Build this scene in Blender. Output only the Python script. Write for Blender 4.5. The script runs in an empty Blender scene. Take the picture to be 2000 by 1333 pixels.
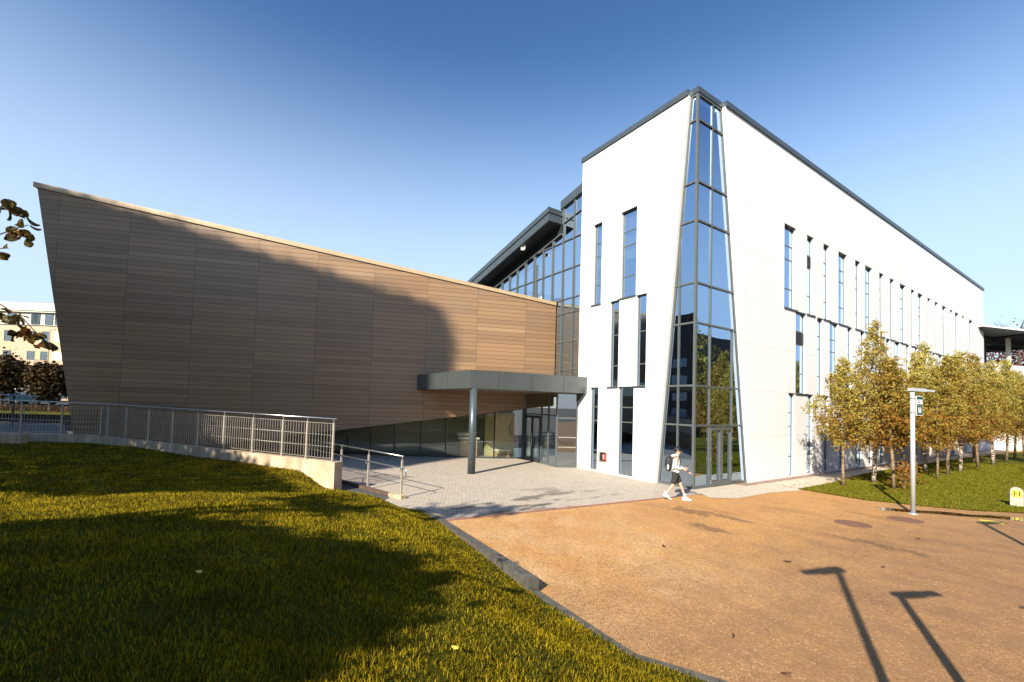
import bpy, bmesh, math, random
import numpy as np
from mathutils import Vector, Matrix
from mathutils.geometry import delaunay_2d_cdt
random.seed(7); rng = np.random.default_rng(7)
D = bpy.data; SC = bpy.context.scene; COL = SC.collection
rad = math.radians

# ------------------------------------------------------------------ camera
# world: x east along the left facade, y along the long facade, origin at the glazed corner, metres
FP, PX0, PY0 = 859.0, 1000.0, 760.0          # focal length and principal point of the 2000 px wide photograph
R = np.array([[0.556, -0.016, -0.831], [0.831, 0.045, 0.555], [0.029, -0.999, 0.038]])
R[0] /= np.linalg.norm(R[0]); R[1] -= R[0]*(R[0]@R[1]); R[1] /= np.linalg.norm(R[1]); R[2] = np.cross(R[0], R[1])
CAM = np.array([10.165, -15.326, 3.05])
cd = D.cameras.new('camera'); cam = D.objects.new('camera', cd); COL.objects.link(cam)
m = Matrix.Identity(4)
for i in range(3):
    m[i][0] = R[i][0]; m[i][1] = -R[i][1]; m[i][2] = -R[i][2]; m[i][3] = CAM[i]
cam.matrix_world = m
cd.sensor_width = 36; cd.lens = 36*FP/2000; cd.shift_y = (PY0-666.5)/2000; cd.clip_end = 3000; cd.clip_start = .05
SC.camera = cam

def G(px, py, z=0.0):                         # where a sight line meets the level z
    d = R@np.array([px-PX0, py-PY0, FP]); t = (z-CAM[2])/d[2]; p = CAM+d*t
    return (float(p[0]), float(p[1]), float(z))
def far(px, py, depth):
    p = CAM+R@(np.array([px-PX0, py-PY0, FP])*depth/FP); return tuple(float(v) for v in p)
RIGHT = Vector((R[0][0], R[1][0], 0)).normalized(); FWD = Vector((R[0][2], R[1][2], 0)).normalized()

# ------------------------------------------------------------------ light
SUN_EL = 32.0
sdir = Vector((.43, -.9, 0)).normalized()*math.cos(rad(SUN_EL)); sdir.z = math.sin(rad(SUN_EL))
SKYG = 1.65
w = D.worlds.new('World'); SC.world = w; w.use_nodes = True
nt = w.node_tree; nt.nodes.clear()
sky = nt.nodes.new('ShaderNodeTexSky'); sky.sky_type = 'NISHITA'; sky.sun_disc = False
sky.sun_elevation = rad(SUN_EL); sky.sun_rotation = math.atan2(sdir.x, sdir.y) % (2*math.pi)
sky.altitude = 0; sky.air_density = 1.55; sky.dust_density = .1; sky.ozone_density = 3.0
bg = nt.nodes.new('ShaderNodeBackground'); bg.inputs[1].default_value = .034
out = nt.nodes.new('ShaderNodeOutputWorld')
gm_ = nt.nodes.new('ShaderNodeGamma'); gm_.inputs[1].default_value = SKYG      # deepens the zenith against the pale horizon
nt.links.new(sky.outputs[0], gm_.inputs[0]); tcw = nt.nodes.new('ShaderNodeTexCoord'); spw = nt.nodes.new('ShaderNodeSeparateXYZ'); nt.links.new(tcw.outputs['Generated'], spw.inputs[0])
rmp = nt.nodes.new('ShaderNodeMapRange'); rmp.interpolation_type = 'SMOOTHSTEP'; nt.links.new(spw.outputs[2], rmp.inputs[0])
for i_, v_ in ((1, .66), (2, .19), (3, 0.0), (4, .86)): rmp.inputs[i_].default_value = v_
mxw = nt.nodes.new('ShaderNodeMix'); mxw.data_type = 'RGBA'; nt.links.new(rmp.outputs[0], mxw.inputs[0]); nt.links.new(gm_.outputs[0], mxw.inputs[6])
mxw.inputs[7].default_value = (9.9, 12.6, 16.4, 1)                # pale autumn haze low in the sky
nt.links.new(mxw.outputs[2], bg.inputs[0]); nt.links.new(bg.outputs[0], out.inputs[0])
ld = D.lights.new('sun', 'SUN'); ld.energy = 5.0; ld.angle = rad(.55); ld.color = (1, .90, .76)
sun = D.objects.new('sun', ld); COL.objects.link(sun)
sun.rotation_euler = sdir.to_track_quat('Z', 'Y').to_euler()
SC.view_settings.view_transform = 'Standard'; SC.view_settings.look = 'None'
SC.view_settings.exposure = 1.06; SC.view_settings.gamma = 1
SC.cycles.max_bounces = 8; SC.cycles.transparent_max_bounces = 12; SC.cycles.sample_clamp_indirect = 8
SC.cycles.caustics_reflective = False; SC.cycles.caustics_refractive = False

# ------------------------------------------------------------------ materials
def lk(t, a, b): t.links.new(a, b)
def N(t, typ, **k):
    n = t.nodes.new(typ)
    for a, v in k.items(): setattr(n, a, v)
    return n
def mth(t, op, a, b=None, c=None, clamp=False):
    n = N(t, 'ShaderNodeMath', operation=op, use_clamp=clamp)
    for i, v in enumerate((a, b, c)):
        if v is None: continue
        if isinstance(v, (int, float)): n.inputs[i].default_value = v
        else: lk(t, v, n.inputs[i])
    return n.outputs[0]
def mixc(t, fac, a, b, blend='MIX'):
    n = N(t, 'ShaderNodeMix', data_type='RGBA', blend_type=blend)
    for i, v in ((0, fac), (6, a), (7, b)):
        if isinstance(v, (int, float)): n.inputs[i].default_value = v
        elif isinstance(v, tuple): n.inputs[i].default_value = (*v, 1)[:4]
        else: lk(t, v, n.inputs[i])
    return n.outputs[2]
def noise(t, vec, scale, detail=3, rough=.5, stretch=None):
    if stretch:
        mp = N(t, 'ShaderNodeMapping'); mp.inputs['Scale'].default_value = stretch; lk(t, vec, mp.inputs[0]); vec = mp.outputs[0]
    n = N(t, 'ShaderNodeTexNoise'); n.inputs['Scale'].default_value = scale; n.inputs['Detail'].default_value = detail
    n.inputs['Roughness'].default_value = rough; lk(t, vec, n.inputs[0]); return n.outputs[0]
def ramp(t, fac, stops):
    n = N(t, 'ShaderNodeValToRGB'); cr = n.color_ramp
    while len(cr.elements) < len(stops): cr.elements.new(.5)
    for e, (p, c) in zip(cr.elements, stops):
        e.position = p; e.color = (c, c, c, 1) if isinstance(c, (int, float)) else (*c, 1)
    lk(t, fac, n.inputs[0]); return n.outputs[0]
def newmat(name):
    ma = D.materials.new(name); ma.use_nodes = True; t = ma.node_tree
    return ma, t, t.nodes['Principled BSDF'], t.nodes['Material Output']
def bump(t, b, h, strength=.3, dist=.02):
    n = N(t, 'ShaderNodeBump'); n.inputs['Strength'].default_value = strength; n.inputs['Distance'].default_value = dist
    lk(t, h, n.inputs['Height']); lk(t, n.outputs[0], b.inputs['Normal'])
def simple(name, col, rough=.6, metal=0, var=.12, scale=3, bmp=0, spec=.5, stretch=None):
    ma, t, b, o = newmat(name); tc = N(t, 'ShaderNodeTexCoord').outputs['Object']
    f = noise(t, tc, scale, 5, .6, stretch)
    lo = tuple(c*(1-var*1.6) for c in col); hi = tuple(min(1, c*(1+var)) for c in col)
    lk(t, ramp(t, f, [(.3, lo), (.7, hi)]), b.inputs['Base Color'])
    b.inputs['Roughness'].default_value = rough; b.inputs['Metallic'].default_value = metal
    b.inputs['Specular IOR Level'].default_value = spec
    if bmp: bump(t, b, noise(t, tc, scale*8, 4, .6), bmp)
    return ma

M = {}
M['coping'] = simple('slate_metal', (.075, .095, .105), .38, .35, .08, 2)
M['frame'] = simple('grey_frame', (.12, .135, .13), .4, .3, .06, 5)
M['dark_frame'] = simple('dark_frame', (.035, .045, .05), .4, .3, .06, 5)
M['steel'] = simple('brushed_steel', (.55, .54, .5), .28, .9, .08, 9)
M['galv'] = simple('railing_metal', (.44, .40, .33), .45, .35, .12, 14)
M['lamp'] = simple('lamp_paint', (.50, .56, .58), .35, .3, .05, 4)
M['white'] = simple('white_paint', (.75, .75, .73), .5, 0, .05, 4)
M['black'] = simple('black_plastic', (.015, .015, .017), .5, 0, .1, 10)
M['canopy'] = simple('canopy_cladding', (.13, .15, .145), .3, .55, .06, 1.2)
M['soffit'] = simple('soffit_board', (.10, .075, .06), .55, 0, .1, 4)
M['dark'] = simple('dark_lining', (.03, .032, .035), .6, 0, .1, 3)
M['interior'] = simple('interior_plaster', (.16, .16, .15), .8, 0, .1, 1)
M['lobby'] = simple('lobby_plaster', (.62, .56, .42), .8, 0, .08, 1)
M['intfloor'] = simple('interior_floor', (.30, .27, .22), .35, 0, .1, 2)
M['wood'] = simple('oak_veneer', (.50, .30, .12), .45, 0, .12, 6, stretch=(1, 1, .15))
M['oakwhite'] = simple('cream_top', (.78, .74, .62), .4, 0, .04, 3)
M['conc'] = None
M['mulch'] = simple('pink_gravel', (.36, .24, .20), .9, 0, .5, 60, .8)
M['slab'] = simple('pale_concrete_slab', (.50, .43, .33), .85, 0, .12, 5, .15)
M['kerb'] = simple('kerb_concrete', (.085, .08, .065), .85, 0, .3, 7, .4)
M['stone'] = simple('marker_stone', (.42, .38, .30), .85, 0, .2, 12, .3)
M['yellow'] = simple('yellow_plate', (.80, .60, .05), .45, 0, .05, 5)
M['green'] = simple('green_sign', (.012, .085, .07), .45, 0, .05, 5)
M['red'] = simple('red_label', (.55, .05, .04), .5, 0, .1, 30)
M['iron'] = simple('cast_iron', (.24, .12, .07), .7, .2, .4, 25, .8)
M['skin'] = simple('skin', (.55, .33, .24), .5, 0, .05, 10)
M['hoodie'] = simple('pale_hoodie', (.72, .71, .68), .85, 0, .07, 14, .3)
M['shorts'] = simple('black_shorts', (.022, .021, .022), .85, 0, .15, 14)
M['hair'] = simple('dark_hair', (.012, .010, .009), .5, 0, .2, 30)
M['pack'] = simple('backpack_fabric', (.02, .022, .022), .7, 0, .2, 20)
M['shoe'] = simple('white_trainer', (.78, .77, .74), .6, 0, .05, 12)
M['road'] = simple('asphalt', (.07, .068, .065), .9, 0, .2, 3, .2)
M['vanpaint'] = simple('van_paint', (.75, .76, .78), .25, 0, .03, 2)
M['tyre'] = simple('tyre_rubber', (.02, .02, .02), .8, 0, .1, 5)
M['brownmetal'] = simple('cupboard_metal', (.28, .20, .13), .45, .3, .1, 8)

def m_render():
    ma, t, b, o = newmat('white_render'); tc = N(t, 'ShaderNodeTexCoord').outputs['Object']
    s = N(t, 'ShaderNodeSeparateXYZ'); lk(t, tc, s.inputs[0])
    z = s.outputs[2]
    fr = mth(t, 'FRACT', mth(t, 'DIVIDE', mth(t, 'ADD', z, .03), 2.035))
    j = mth(t, 'LESS_THAN', fr, .008)
    streak = noise(t, tc, 1.2, 5, .6, (2.5, 2.5, .15))
    c = mixc(t, ramp(t, streak, [(.40, .0), (.62, 1.)]), (.69, .69, .68), (.725, .725, .715))
    c = mixc(t, mth(t, 'MULTIPLY', j, .6), c, (.35, .33, .29))
    lk(t, c, b.inputs['Base Color']); b.inputs['Roughness'].default_value = .85
    bump(t, b, noise(t, tc, 90, 3), .12, .004); return ma
M['render'] = m_render()

def m_clad():                                  # local x runs along the wall, z up
    ma, t, b, o = newmat('brown_board_cladding'); tc = N(t, 'ShaderNodeTexCoord').outputs['Object']
    s = N(t, 'ShaderNodeSeparateXYZ'); lk(t, tc, s.inputs[0]); x, z = s.outputs[0], s.outputs[2]
    u = mth(t, 'DIVIDE', mth(t, 'ADD', x, 40.86), 2.83); v = mth(t, 'DIVIDE', z, .2265)
    iu, iv = mth(t, 'FLOOR', u), mth(t, 'FLOOR', v); fu, fv = mth(t, 'FRACT', u), mth(t, 'FRACT', v)
    cb = N(t, 'ShaderNodeCombineXYZ'); lk(t, iu, cb.inputs[0]); lk(t, iv, cb.inputs[1])
    wn = N(t, 'ShaderNodeTexWhiteNoise', noise_dimensions='2D'); lk(t, cb.outputs[0], wn.inputs[0])
    rowv = mth(t, 'FRACT', mth(t, 'MULTIPLY', iv, .3717))
    pale = mth(t, 'GREATER_THAN', mth(t, 'ADD', mth(t, 'MULTIPLY', wn.outputs[0], .35), rowv), 1.22)
    base = mixc(t, wn.outputs[0], (.195, .112, .052), (.305, .178, .082))
    big = noise(t, tc, .25, 3)
    base = mixc(t, ramp(t, big, [(.35, 0.), (.7, .6)]), base, (.25, .17, .10))
    base = mixc(t, mth(t, 'MULTIPLY', pale, .25), base, (.40, .29, .18))
    grain = noise(t, tc, 3, 4, .6, (.6, 1, 30))
    base = mixc(t, mth(t, 'MULTIPLY', grain, .16), base, (.16, .10, .06))
    j = mth(t, 'MAXIMUM', mth(t, 'LESS_THAN', fv, .075), mth(t, 'LESS_THAN', fu, .005))
    lk(t, mixc(t, mth(t, 'MULTIPLY', j, .85), base, (.03, .022, .018)), b.inputs['Base Color'])
    b.inputs['Roughness'].default_value = .38; b.inputs['Specular IOR Level'].default_value = .55
    bump(t, b, mth(t, 'SUBTRACT', 1.0, j), .5, .012); return ma
M['clad'] = m_clad()
M['cladcap'] = simple('cladding_coping', (.42, .31, .18), .42, .1, .05, 1)

def m_glass(name, refl=.55, tint=(.78, .88, 1.0), trans=(.30, .34, .34), wav=.0):
    ma, t, b, o = newmat(name); t.nodes.remove(b)
    g = N(t, 'ShaderNodeBsdfGlossy'); g.inputs['Roughness'].default_value = .004; g.inputs['Color'].default_value = (*tint, 1)
    tr = N(t, 'ShaderNodeBsdfTransparent'); tr.inputs['Color'].default_value = (*trans, 1)
    lw = N(t, 'ShaderNodeLayerWeight'); lw.inputs['Blend'].default_value = .35
    fac = mth(t, 'ADD', mth(t, 'MULTIPLY', lw.outputs['Facing'], 1-refl), refl, clamp=True)
    fac = mth(t, 'MINIMUM', fac, .95)
    mx = N(t, 'ShaderNodeMixShader'); lk(t, fac, mx.inputs[0]); lk(t, tr.outputs[0], mx.inputs[1]); lk(t, g.outputs[0], mx.inputs[2])
    lk(t, mx.outputs[0], o.inputs[0])
    if wav:
        tc = N(t, 'ShaderNodeTexCoord').outputs['Object']
        bn = N(t, 'ShaderNodeBump'); bn.inputs['Strength'].default_value = wav; bn.inputs['Distance'].default_value = .02
        lk(t, noise(t, tc, .9, 2, .4), bn.inputs['Height']); lk(t, bn.outputs[0], g.inputs['Normal'])
    return ma
M['glass'] = m_glass('coated_glass', .50, (.56, .74, .96), (.42, .46, .44), .10)
M['clear'] = m_glass('shopfront_glass', .10, (.72, .80, .84), (.80, .86, .82), .15)
M['mirror'] = m_glass('curtain_glass', .62, (.62, .76, .92), (.22, .26, .28), .12)

def m_conc():
    ma, t, b, o = newmat('stained_concrete'); tc = N(t, 'ShaderNodeTexCoord').outputs['Object']
    c = mixc(t, ramp(t, noise(t, tc, 1.6, 5, .65), [(.3, 0.), (.7, 1.)]), (.40, .28, .16), (.56, .45, .32))
    st = noise(t, tc, 1.1, 4, .6, (4, 4, .35))
    c = mixc(t, ramp(t, st, [(.5, 0.), (.72, .6)]), c, (.22, .14, .07))
    lk(t, c, b.inputs['Base Color']); b.inputs['Roughness'].default_value = .85
    bump(t, b, noise(t, tc, 40, 4), .3, .006); return ma
M['conc'] = m_conc()

def m_plaza():
    ma, t, b, o = newmat('orange_bound_gravel'); tc = N(t, 'ShaderNodeTexCoord').outputs['Object']
    f = noise(t, tc, .35, 4, .6)
    c = mixc(t, ramp(t, f, [(.3, 0.), (.7, 1.)]), (.50, .235, .055), (.60, .315, .088))
    s = N(t, 'ShaderNodeSeparateXYZ'); lk(t, tc, s.inputs[0])
    # paler, worn surfacing towards the lawn kerb
    worn = mth(t, 'MULTIPLY', ramp(t, noise(t, tc, .8, 6, .7, (.8, 1.0, 1)), [(.40, 0.), (.66, 1.)]),
               mth(t, 'MULTIPLY', mth(t, 'MULTIPLY', mth(t, 'SUBTRACT', -4.0, s.outputs[1]), .3, clamp=True), mth(t, 'MULTIPLY', mth(t, 'SUBTRACT', 8.5, s.outputs[0]), .35, clamp=True)))
    c = mixc(t, mth(t, 'MULTIPLY', worn, .7), c, (.72, .50, .26))
    duller = mth(t, 'MULTIPLY', mth(t, 'ADD', mth(t, 'SUBTRACT', s.outputs[0], 4.4), mth(t, 'MULTIPLY', noise(t, tc, .6, 5, .6), 1.5)), .27, clamp=True)
    c = mixc(t, mth(t, 'MULTIPLY', duller, .82), c, (.27, .14, .05))  # browner to the right, with lens vignette darkening painted into the colour
    sp = noise(t, tc, 34, 6, .8); c = mixc(t, ramp(t, sp, [(.49, 0.), (.60, .7)]), c, (.16, .08, .03))
    mid_ = noise(t, tc, 13, 8, .85); c = mixc(t, ramp(t, mid_, [(.42, .55), (.52, 0.)]), c, (.22, .11, .04)); c = mixc(t, ramp(t, mid_, [(.54, 0.), (.64, .7)]), c, (.70, .46, .22))
    sp2 = noise(t, tc, 45, 4, .75); c = mixc(t, ramp(t, sp2, [(.56, 0.), (.68, .6)]), c, (.66, .48, .28))
    bl = noise(t, tc, 1.7, 8, .75); c = mixc(t, mth(t, 'MULTIPLY', ramp(t, bl, [(.40, 1.), (.62, 0.)]), mth(t, 'ADD', .28, mth(t, 'MULTIPLY', duller, .45))), c, (.20, .11, .05))
    rough = .85
    wet = ramp(t, noise(t, tc, .42, 4, .55, (1.0, 2.6, 1)), [(.52, 0.), (.66, 1.)])
    zone = mth(t, 'MULTIPLY', mth(t, 'ADD', s.outputs[1], 7.5), .35, clamp=True)
    wet = mth(t, 'MULTIPLY', wet, zone)
    spots = None
    for (x, y, rx, ry) in ((1.9, -3.3, .8, .35), (3.4, -4.5, .7, .3), (2.9, -2.9, .9, .22), (6.2, -2.2, 1.2, .25)):
        dx = mth(t, 'DIVIDE', mth(t, 'SUBTRACT', s.outputs[0], x), rx); dy = mth(t, 'DIVIDE', mth(t, 'SUBTRACT', s.outputs[1], y), ry)
        d2 = mth(t, 'ADD', mth(t, 'MULTIPLY', dx, dx), mth(t, 'MULTIPLY', dy, dy))
        d2 = mth(t, 'ADD', d2, mth(t, 'MULTIPLY', mth(t, 'SUBTRACT', noise(t, tc, 3.2, 6, .7), .5), 5.5))
        k = mth(t, 'SUBTRACT', 1.0, d2, clamp=True)
        spots = k if spots is None else mth(t, 'MAXIMUM', spots, k)
    wet = mth(t, 'MAXIMUM', mth(t, 'MULTIPLY', wet, .42), mth(t, 'MULTIPLY', spots, 1.6, clamp=True))
    c = mixc(t, mth(t, 'MULTIPLY', wet, .62), c, (.11, .055, .022))
    lk(t, c, b.inputs['Base Color'])
    lk(t, mth(t, 'SUBTRACT', rough, mth(t, 'MULTIPLY', wet, .35)), b.inputs['Roughness'])
    bump(t, b, sp, .5, .01); return ma
M['plaza'] = m_plaza()

def m_paving():
    ma, t, b, o = newmat('grey_block_paving'); tc = N(t, 'ShaderNodeTexCoord').outputs['Object']
    mp = N(t, 'ShaderNodeMapping'); mp.inputs['Rotation'].default_value = (0, 0, rad(28)); lk(t, tc, mp.inputs[0])
    br = N(t, 'ShaderNodeTexBrick'); lk(t, mp.outputs[0], br.inputs[0])
    br.inputs['Scale'].default_value = 1; br.inputs['Brick Width'].default_value = .26; br.inputs['Row Height'].default_value = .13
    br.inputs['Mortar Size'].default_value = .006; br.inputs['Bias'].default_value = 0
    br.inputs['Color1'].default_value = (.35, .30, .235, 1); br.inputs['Color2'].default_value = (.42, .36, .285, 1)
    br.inputs['Mortar'].default_value = (.24, .21, .17, 1)
    c = mixc(t, ramp(t, noise(t, tc, 1.2, 4), [(.3, 0.), (.7, .35)]), br.outputs[0], (.42, .37, .30))
    s = N(t, 'ShaderNodeSeparateXYZ'); lk(t, tc, s.inputs[0])
    zone = mth(t, 'MULTIPLY', mth(t, 'ADD', s.outputs[0], 4.0), .4, clamp=True)
    zone = mth(t, 'MULTIPLY', zone, mth(t, 'MULTIPLY', mth(t, 'SUBTRACT', -1.5, s.outputs[1]), .35, clamp=True))
    wn_ = mth(t, 'ADD', noise(t, tc, .8, 5, .62, (1.8, .6, 1)), mth(t, 'MULTIPLY', mth(t, 'MULTIPLY', mth(t, 'ADD', s.outputs[0], 1.6), .06), mth(t, 'MULTIPLY', mth(t, 'SUBTRACT', -6.0, s.outputs[1]), .5, clamp=True)))
    wet = ramp(t, wn_, [(.53, 0.), (.59, 1.)])
    wet = mth(t, 'MULTIPLY', wet, zone)
    c = mixc(t, mth(t, 'MULTIPLY', wet, .8), c, (.085, .075, .06))
    lk(t, c, b.inputs['Base Color']); lk(t, mth(t, 'SUBTRACT', .8, mth(t, 'MULTIPLY', wet, .3)), b.inputs['Roughness'])
    bump(t, b, mth(t, 'SUBTRACT', 1.0, br.outputs[1]), .4, .006); return ma
M['paving'] = m_paving()

def m_leaf(name, cols, zcols=None, rough=.55, seedscale=.9, trans=.35):
    ma, t, b, o = newmat(name)
    gi = N(t, 'ShaderNodeNewGeometry').outputs['Random Per Island']
    st = [(i/(len(cols)-1)*.999, c) for i, c in enumerate(cols)]
    tc = N(t, 'ShaderNodeTexCoord').outputs['Object']
    oi = N(t, 'ShaderNodeObjectInfo').outputs['Random']
    f = mth(t, 'ADD', mth(t, 'MULTIPLY', gi, .45), mth(t, 'MULTIPLY', noise(t, tc, seedscale, 3, .6), .75))
    if zcols:
        sz = N(t, 'ShaderNodeSeparateXYZ'); lk(t, tc, sz.inputs[0])
        f = mth(t, 'ADD', f, mth(t, 'MULTIPLY', mth(t, 'SUBTRACT', sz.outputs[2], 4.1), zcols))      # rust tints low down, yellow at the top
    f = mth(t, 'ADD', mth(t, 'SUBTRACT', f, .2), mth(t, 'MULTIPLY', mth(t, 'SUBTRACT', oi, .5), .22), clamp=True)
    lk(t, ramp(t, f, st), b.inputs['Base Color']); b.inputs['Roughness'].default_value = rough; b.inputs['Specular IOR Level'].default_value = .18
    tl = N(t, 'ShaderNodeBsdfTranslucent'); lk(t, ramp(t, f, st), tl.inputs[0])
    mx = N(t, 'ShaderNodeMixShader'); mx.inputs[0].default_value = trans
    lk(t, b.outputs[0], mx.inputs[1]); lk(t, tl.outputs[0], mx.inputs[2]); lk(t, mx.outputs[0], o.inputs[0]); return ma
M['birch'] = m_leaf('birch_leaves', [(.24, .085, .02), (.32, .17, .025), (.27, .22, .04), (.40, .34, .07), (.60, .50, .15), (.74, .66, .30)], zcols=.075)
M['rustleaf'] = m_leaf('rust_leaves', [(.05, .04, .012), (.10, .05, .015), (.13, .05, .015), (.19, .07, .02)], trans=.2)
M['twigleaf'] = m_leaf('dry_red_leaves', [(.035, .028, .006), (.09, .065, .008), (.16, .035, .008), (.30, .08, .012)], trans=.25, seedscale=9)
M['darkleaf'] = m_leaf('dark_tree_leaves', [(.022, .015, .005), (.055, .035, .008), (.17, .075, .014)], trans=.1)
M['redtree'] = m_leaf('red_autumn_leaves', [(.09, .02, .012), (.16, .035, .02), (.2, .06, .03)], trans=.2)
M['bigleaf'] = m_leaf('caster_leaves', [(.04, .04, .01), (.07, .06, .015), (.12, .07, .02)], trans=.05)
M['grass'] = m_leaf('grass_blades', [(.03, .027, .002), (.095, .078, .003), (.27, .205, .005), (.52, .385, .014), (.80, .60, .09)], rough=.75, seedscale=1.3, trans=.3)
M['grass2'] = m_leaf('far_grass_blades', [(.10, .11, .006), (.16, .15, .01), (.24, .20, .015)], rough=.5, seedscale=1.0, trans=.3)
def m_turf(name, a, bcol, sc=2.5):
    ma, t, b, o = newmat(name); tc = N(t, 'ShaderNodeTexCoord').outputs['Object']
    c = mixc(t, ramp(t, noise(t, tc, sc, 5, .65), [(.3, 0.), (.7, 1.)]), a, bcol)
    c = mixc(t, ramp(t, noise(t, tc, 60, 3, .7), [(.4, 0.), (.65, .6)]), c, tuple(v*.35 for v in a))
    lk(t, c, b.inputs['Base Color']); b.inputs['Roughness'].default_value = 1; b.inputs['Specular IOR Level'].default_value = .05
    bump(t, b, noise(t, tc, 50, 4, .7), .8, .03); return ma
M['turf'] = m_turf('turf_soil', (.06, .062, .006), (.11, .10, .008))
M['turf2'] = m_turf('turf_right', (.085, .085, .010), (.13, .12, .015))
def m_bark(name, a, bcol, sc):
    ma, t, b, o = newmat(name); tc = N(t, 'ShaderNodeTexCoord').outputs['Object']
    lk(t, mixc(t, ramp(t, noise(t, tc, sc, 4, .6, (1, 1, 3)), [(.46, 0.), (.56, 1.)]), a, bcol), b.inputs['Base Color'])
    b.inputs['Roughness'].default_value = .85; return ma
M['whitebark'] = m_bark('birch_bark', (.13, .09, .06), (.62, .54, .44), 7)
M['bark'] = m_bark('young_bark', (.13, .09, .05), (.30, .22, .13), 9)
M['darkbark'] = m_bark('dark_bark', (.04, .03, .02), (.09, .06, .04), 9)
def m_puddle():
    ma, t, b, o = newmat('puddle_water'); b.inputs['Base Color'].default_value = (.025, .018, .01, 1)
    b.inputs['Roughness'].default_value = .03; b.inputs['Specular IOR Level'].default_value = .9; return ma
M['water'] = m_puddle()
M['litglass'] = m_glass('plain_window_glass', .35, (.8, .88, .95), (.35, .4, .42))
def m_apart():
    ma, t, b, o = newmat('cream_brick'); tc = N(t, 'ShaderNodeTexCoord').outputs['Object']
    br = N(t, 'ShaderNodeTexBrick'); lk(t, tc, br.inputs[0]); br.inputs['Scale'].default_value = 3
    mp = N(t, 'ShaderNodeMapping'); mp.inputs['Rotation'].default_value = (rad(90), 0, 0); lk(t, tc, mp.inputs[0]); lk(t, mp.outputs[0], br.inputs[0])
    br.inputs['Color1'].default_value = (.50, .33, .20, 1); br.inputs['Color2'].default_value = (.58, .40, .26, 1)
    br.inputs['Mortar'].default_value = (.5, .42, .33, 1); lk(t, br.outputs[0], b.inputs['Base Color']); b.inputs['Roughness'].default_value = .9
    return ma
M['creambrick'] = m_apart()
M['pale'] = simple('pale_panel', (.66, .62, .52), .8, 0, .06, 2)
M['olivepanel'] = simple('olive_panel', (.42, .40, .22), .8, 0, .06, 2)

# ------------------------------------------------------------------ mesh helpers
def link(ob, parent=None):
    COL.objects.link(ob)
    if parent is not None: ob.parent = parent
    return ob
def tag(o, label=None, cat=None, group=None, kind=None):
    if label: o['label'] = label
    if cat: o['category'] = cat
    if group: o['group'] = group
    if kind: o['kind'] = kind
    return o
def thing(name, label, cat, loc=(0, 0, 0), rotz=0, group=None):
    o = D.objects.new(name, None); o.empty_display_size = .3; link(o); o.location = loc; o.rotation_euler = (0, 0, rotz)
    return tag(o, label, cat, group)
class MB:
    def __init__(s): s.v = []; s.f = []
    def add(s, vs, fs):
        n = len(s.v); s.v += [tuple(v) for v in vs]; s.f += [tuple(i+n for i in f) for f in fs]; return s
    def box(s, a, b):
        x0, y0, z0 = a; x1, y1, z1 = b
        x0, x1 = min(x0, x1), max(x0, x1); y0, y1 = min(y0, y1), max(y0, y1); z0, z1 = min(z0, z1), max(z0, z1)
        return s.add([(x0,y0,z0),(x1,y0,z0),(x1,y1,z0),(x0,y1,z0),(x0,y0,z1),(x1,y0,z1),(x1,y1,z1),(x0,y1,z1)],
                     [(0,3,2,1),(4,5,6,7),(0,1,5,4),(1,2,6,5),(2,3,7,6),(3,0,4,7)])
    def beam(s, p, q, wd, ht, up=(0, 0, 1)):      # rectangular bar from p to q
        p, q = Vector(p), Vector(q); d = (q-p).normalized(); up = Vector(up)
        sd = d.cross(up)
        if sd.length < 1e-4: sd = d.cross(Vector((0, 1, 0)))
        sd.normalize(); u = sd.cross(d).normalized(); sd *= wd/2; u *= ht/2
        vs = [p-sd-u, p+sd-u, p+sd+u, p-sd+u, q-sd-u, q+sd-u, q+sd+u, q-sd+u]
        return s.add(vs, [(0,1,2,3),(7,6,5,4),(0,4,5,1),(1,5,6,2),(2,6,7,3),(3,7,4,0)])
    def tube(s, pts, r, n=8, cap=True):
        pts = [Vector(p) for p in pts]; rr = r if isinstance(r, (list, tuple)) else [r]*len(pts)
        prev = None; base = len(s.v); vs = []; fs = []
        for i, p in enumerate(pts):
            d = (pts[min(i+1, len(pts)-1)]-pts[max(i-1, 0)]).normalized()
            if prev is None:
                a = d.cross(Vector((0, 0, 1)))
                if a.length < 1e-3: a = d.cross(Vector((1, 0, 0)))
            else: a = prev-d*prev.dot(d)
            a.normalize(); prev = a; b = d.cross(a)
            for k in range(n):
                an = 2*math.pi*k/n; vs.append(p+(a*math.cos(an)+b*math.sin(an))*rr[i])
        for i in range(len(pts)-1):
            for k in range(n):
                k2 = (k+1) % n; fs.append((i*n+k, i*n+k2, (i+1)*n+k2, (i+1)*n+k))
        if cap: fs.append(tuple(range(n-1, -1, -1))); fs.append(tuple((len(pts)-1)*n+k for k in range(n)))
        return s.add(vs, fs)
    def prism(s, poly, off):                       # poly of 3D points pushed by vector off
        n = len(poly); o = Vector(off); a = [Vector(p) for p in poly]
        return s.add(a+[p+o for p in a], [tuple(range(n)), tuple(range(2*n-1, n-1, -1))]+[(i, i+n, (i+1) % n+n, (i+1) % n) for i in range(n)])
    def build(s, name, mat, parent=None, smooth=False, fix=True):
        me = D.meshes.new(name); me.from_pydata(s.v, [], s.f)
        me.materials.append(M[mat] if isinstance(mat, str) else mat)
        if fix:
            bm = bmesh.new(); bm.from_mesh(me); bmesh.ops.recalc_face_normals(bm, faces=bm.faces); bm.to_mesh(me); bm.free()
        if smooth:
            for p in me.polygons: p.use_smooth = True
        return link(D.objects.new(name, me), parent)
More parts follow.
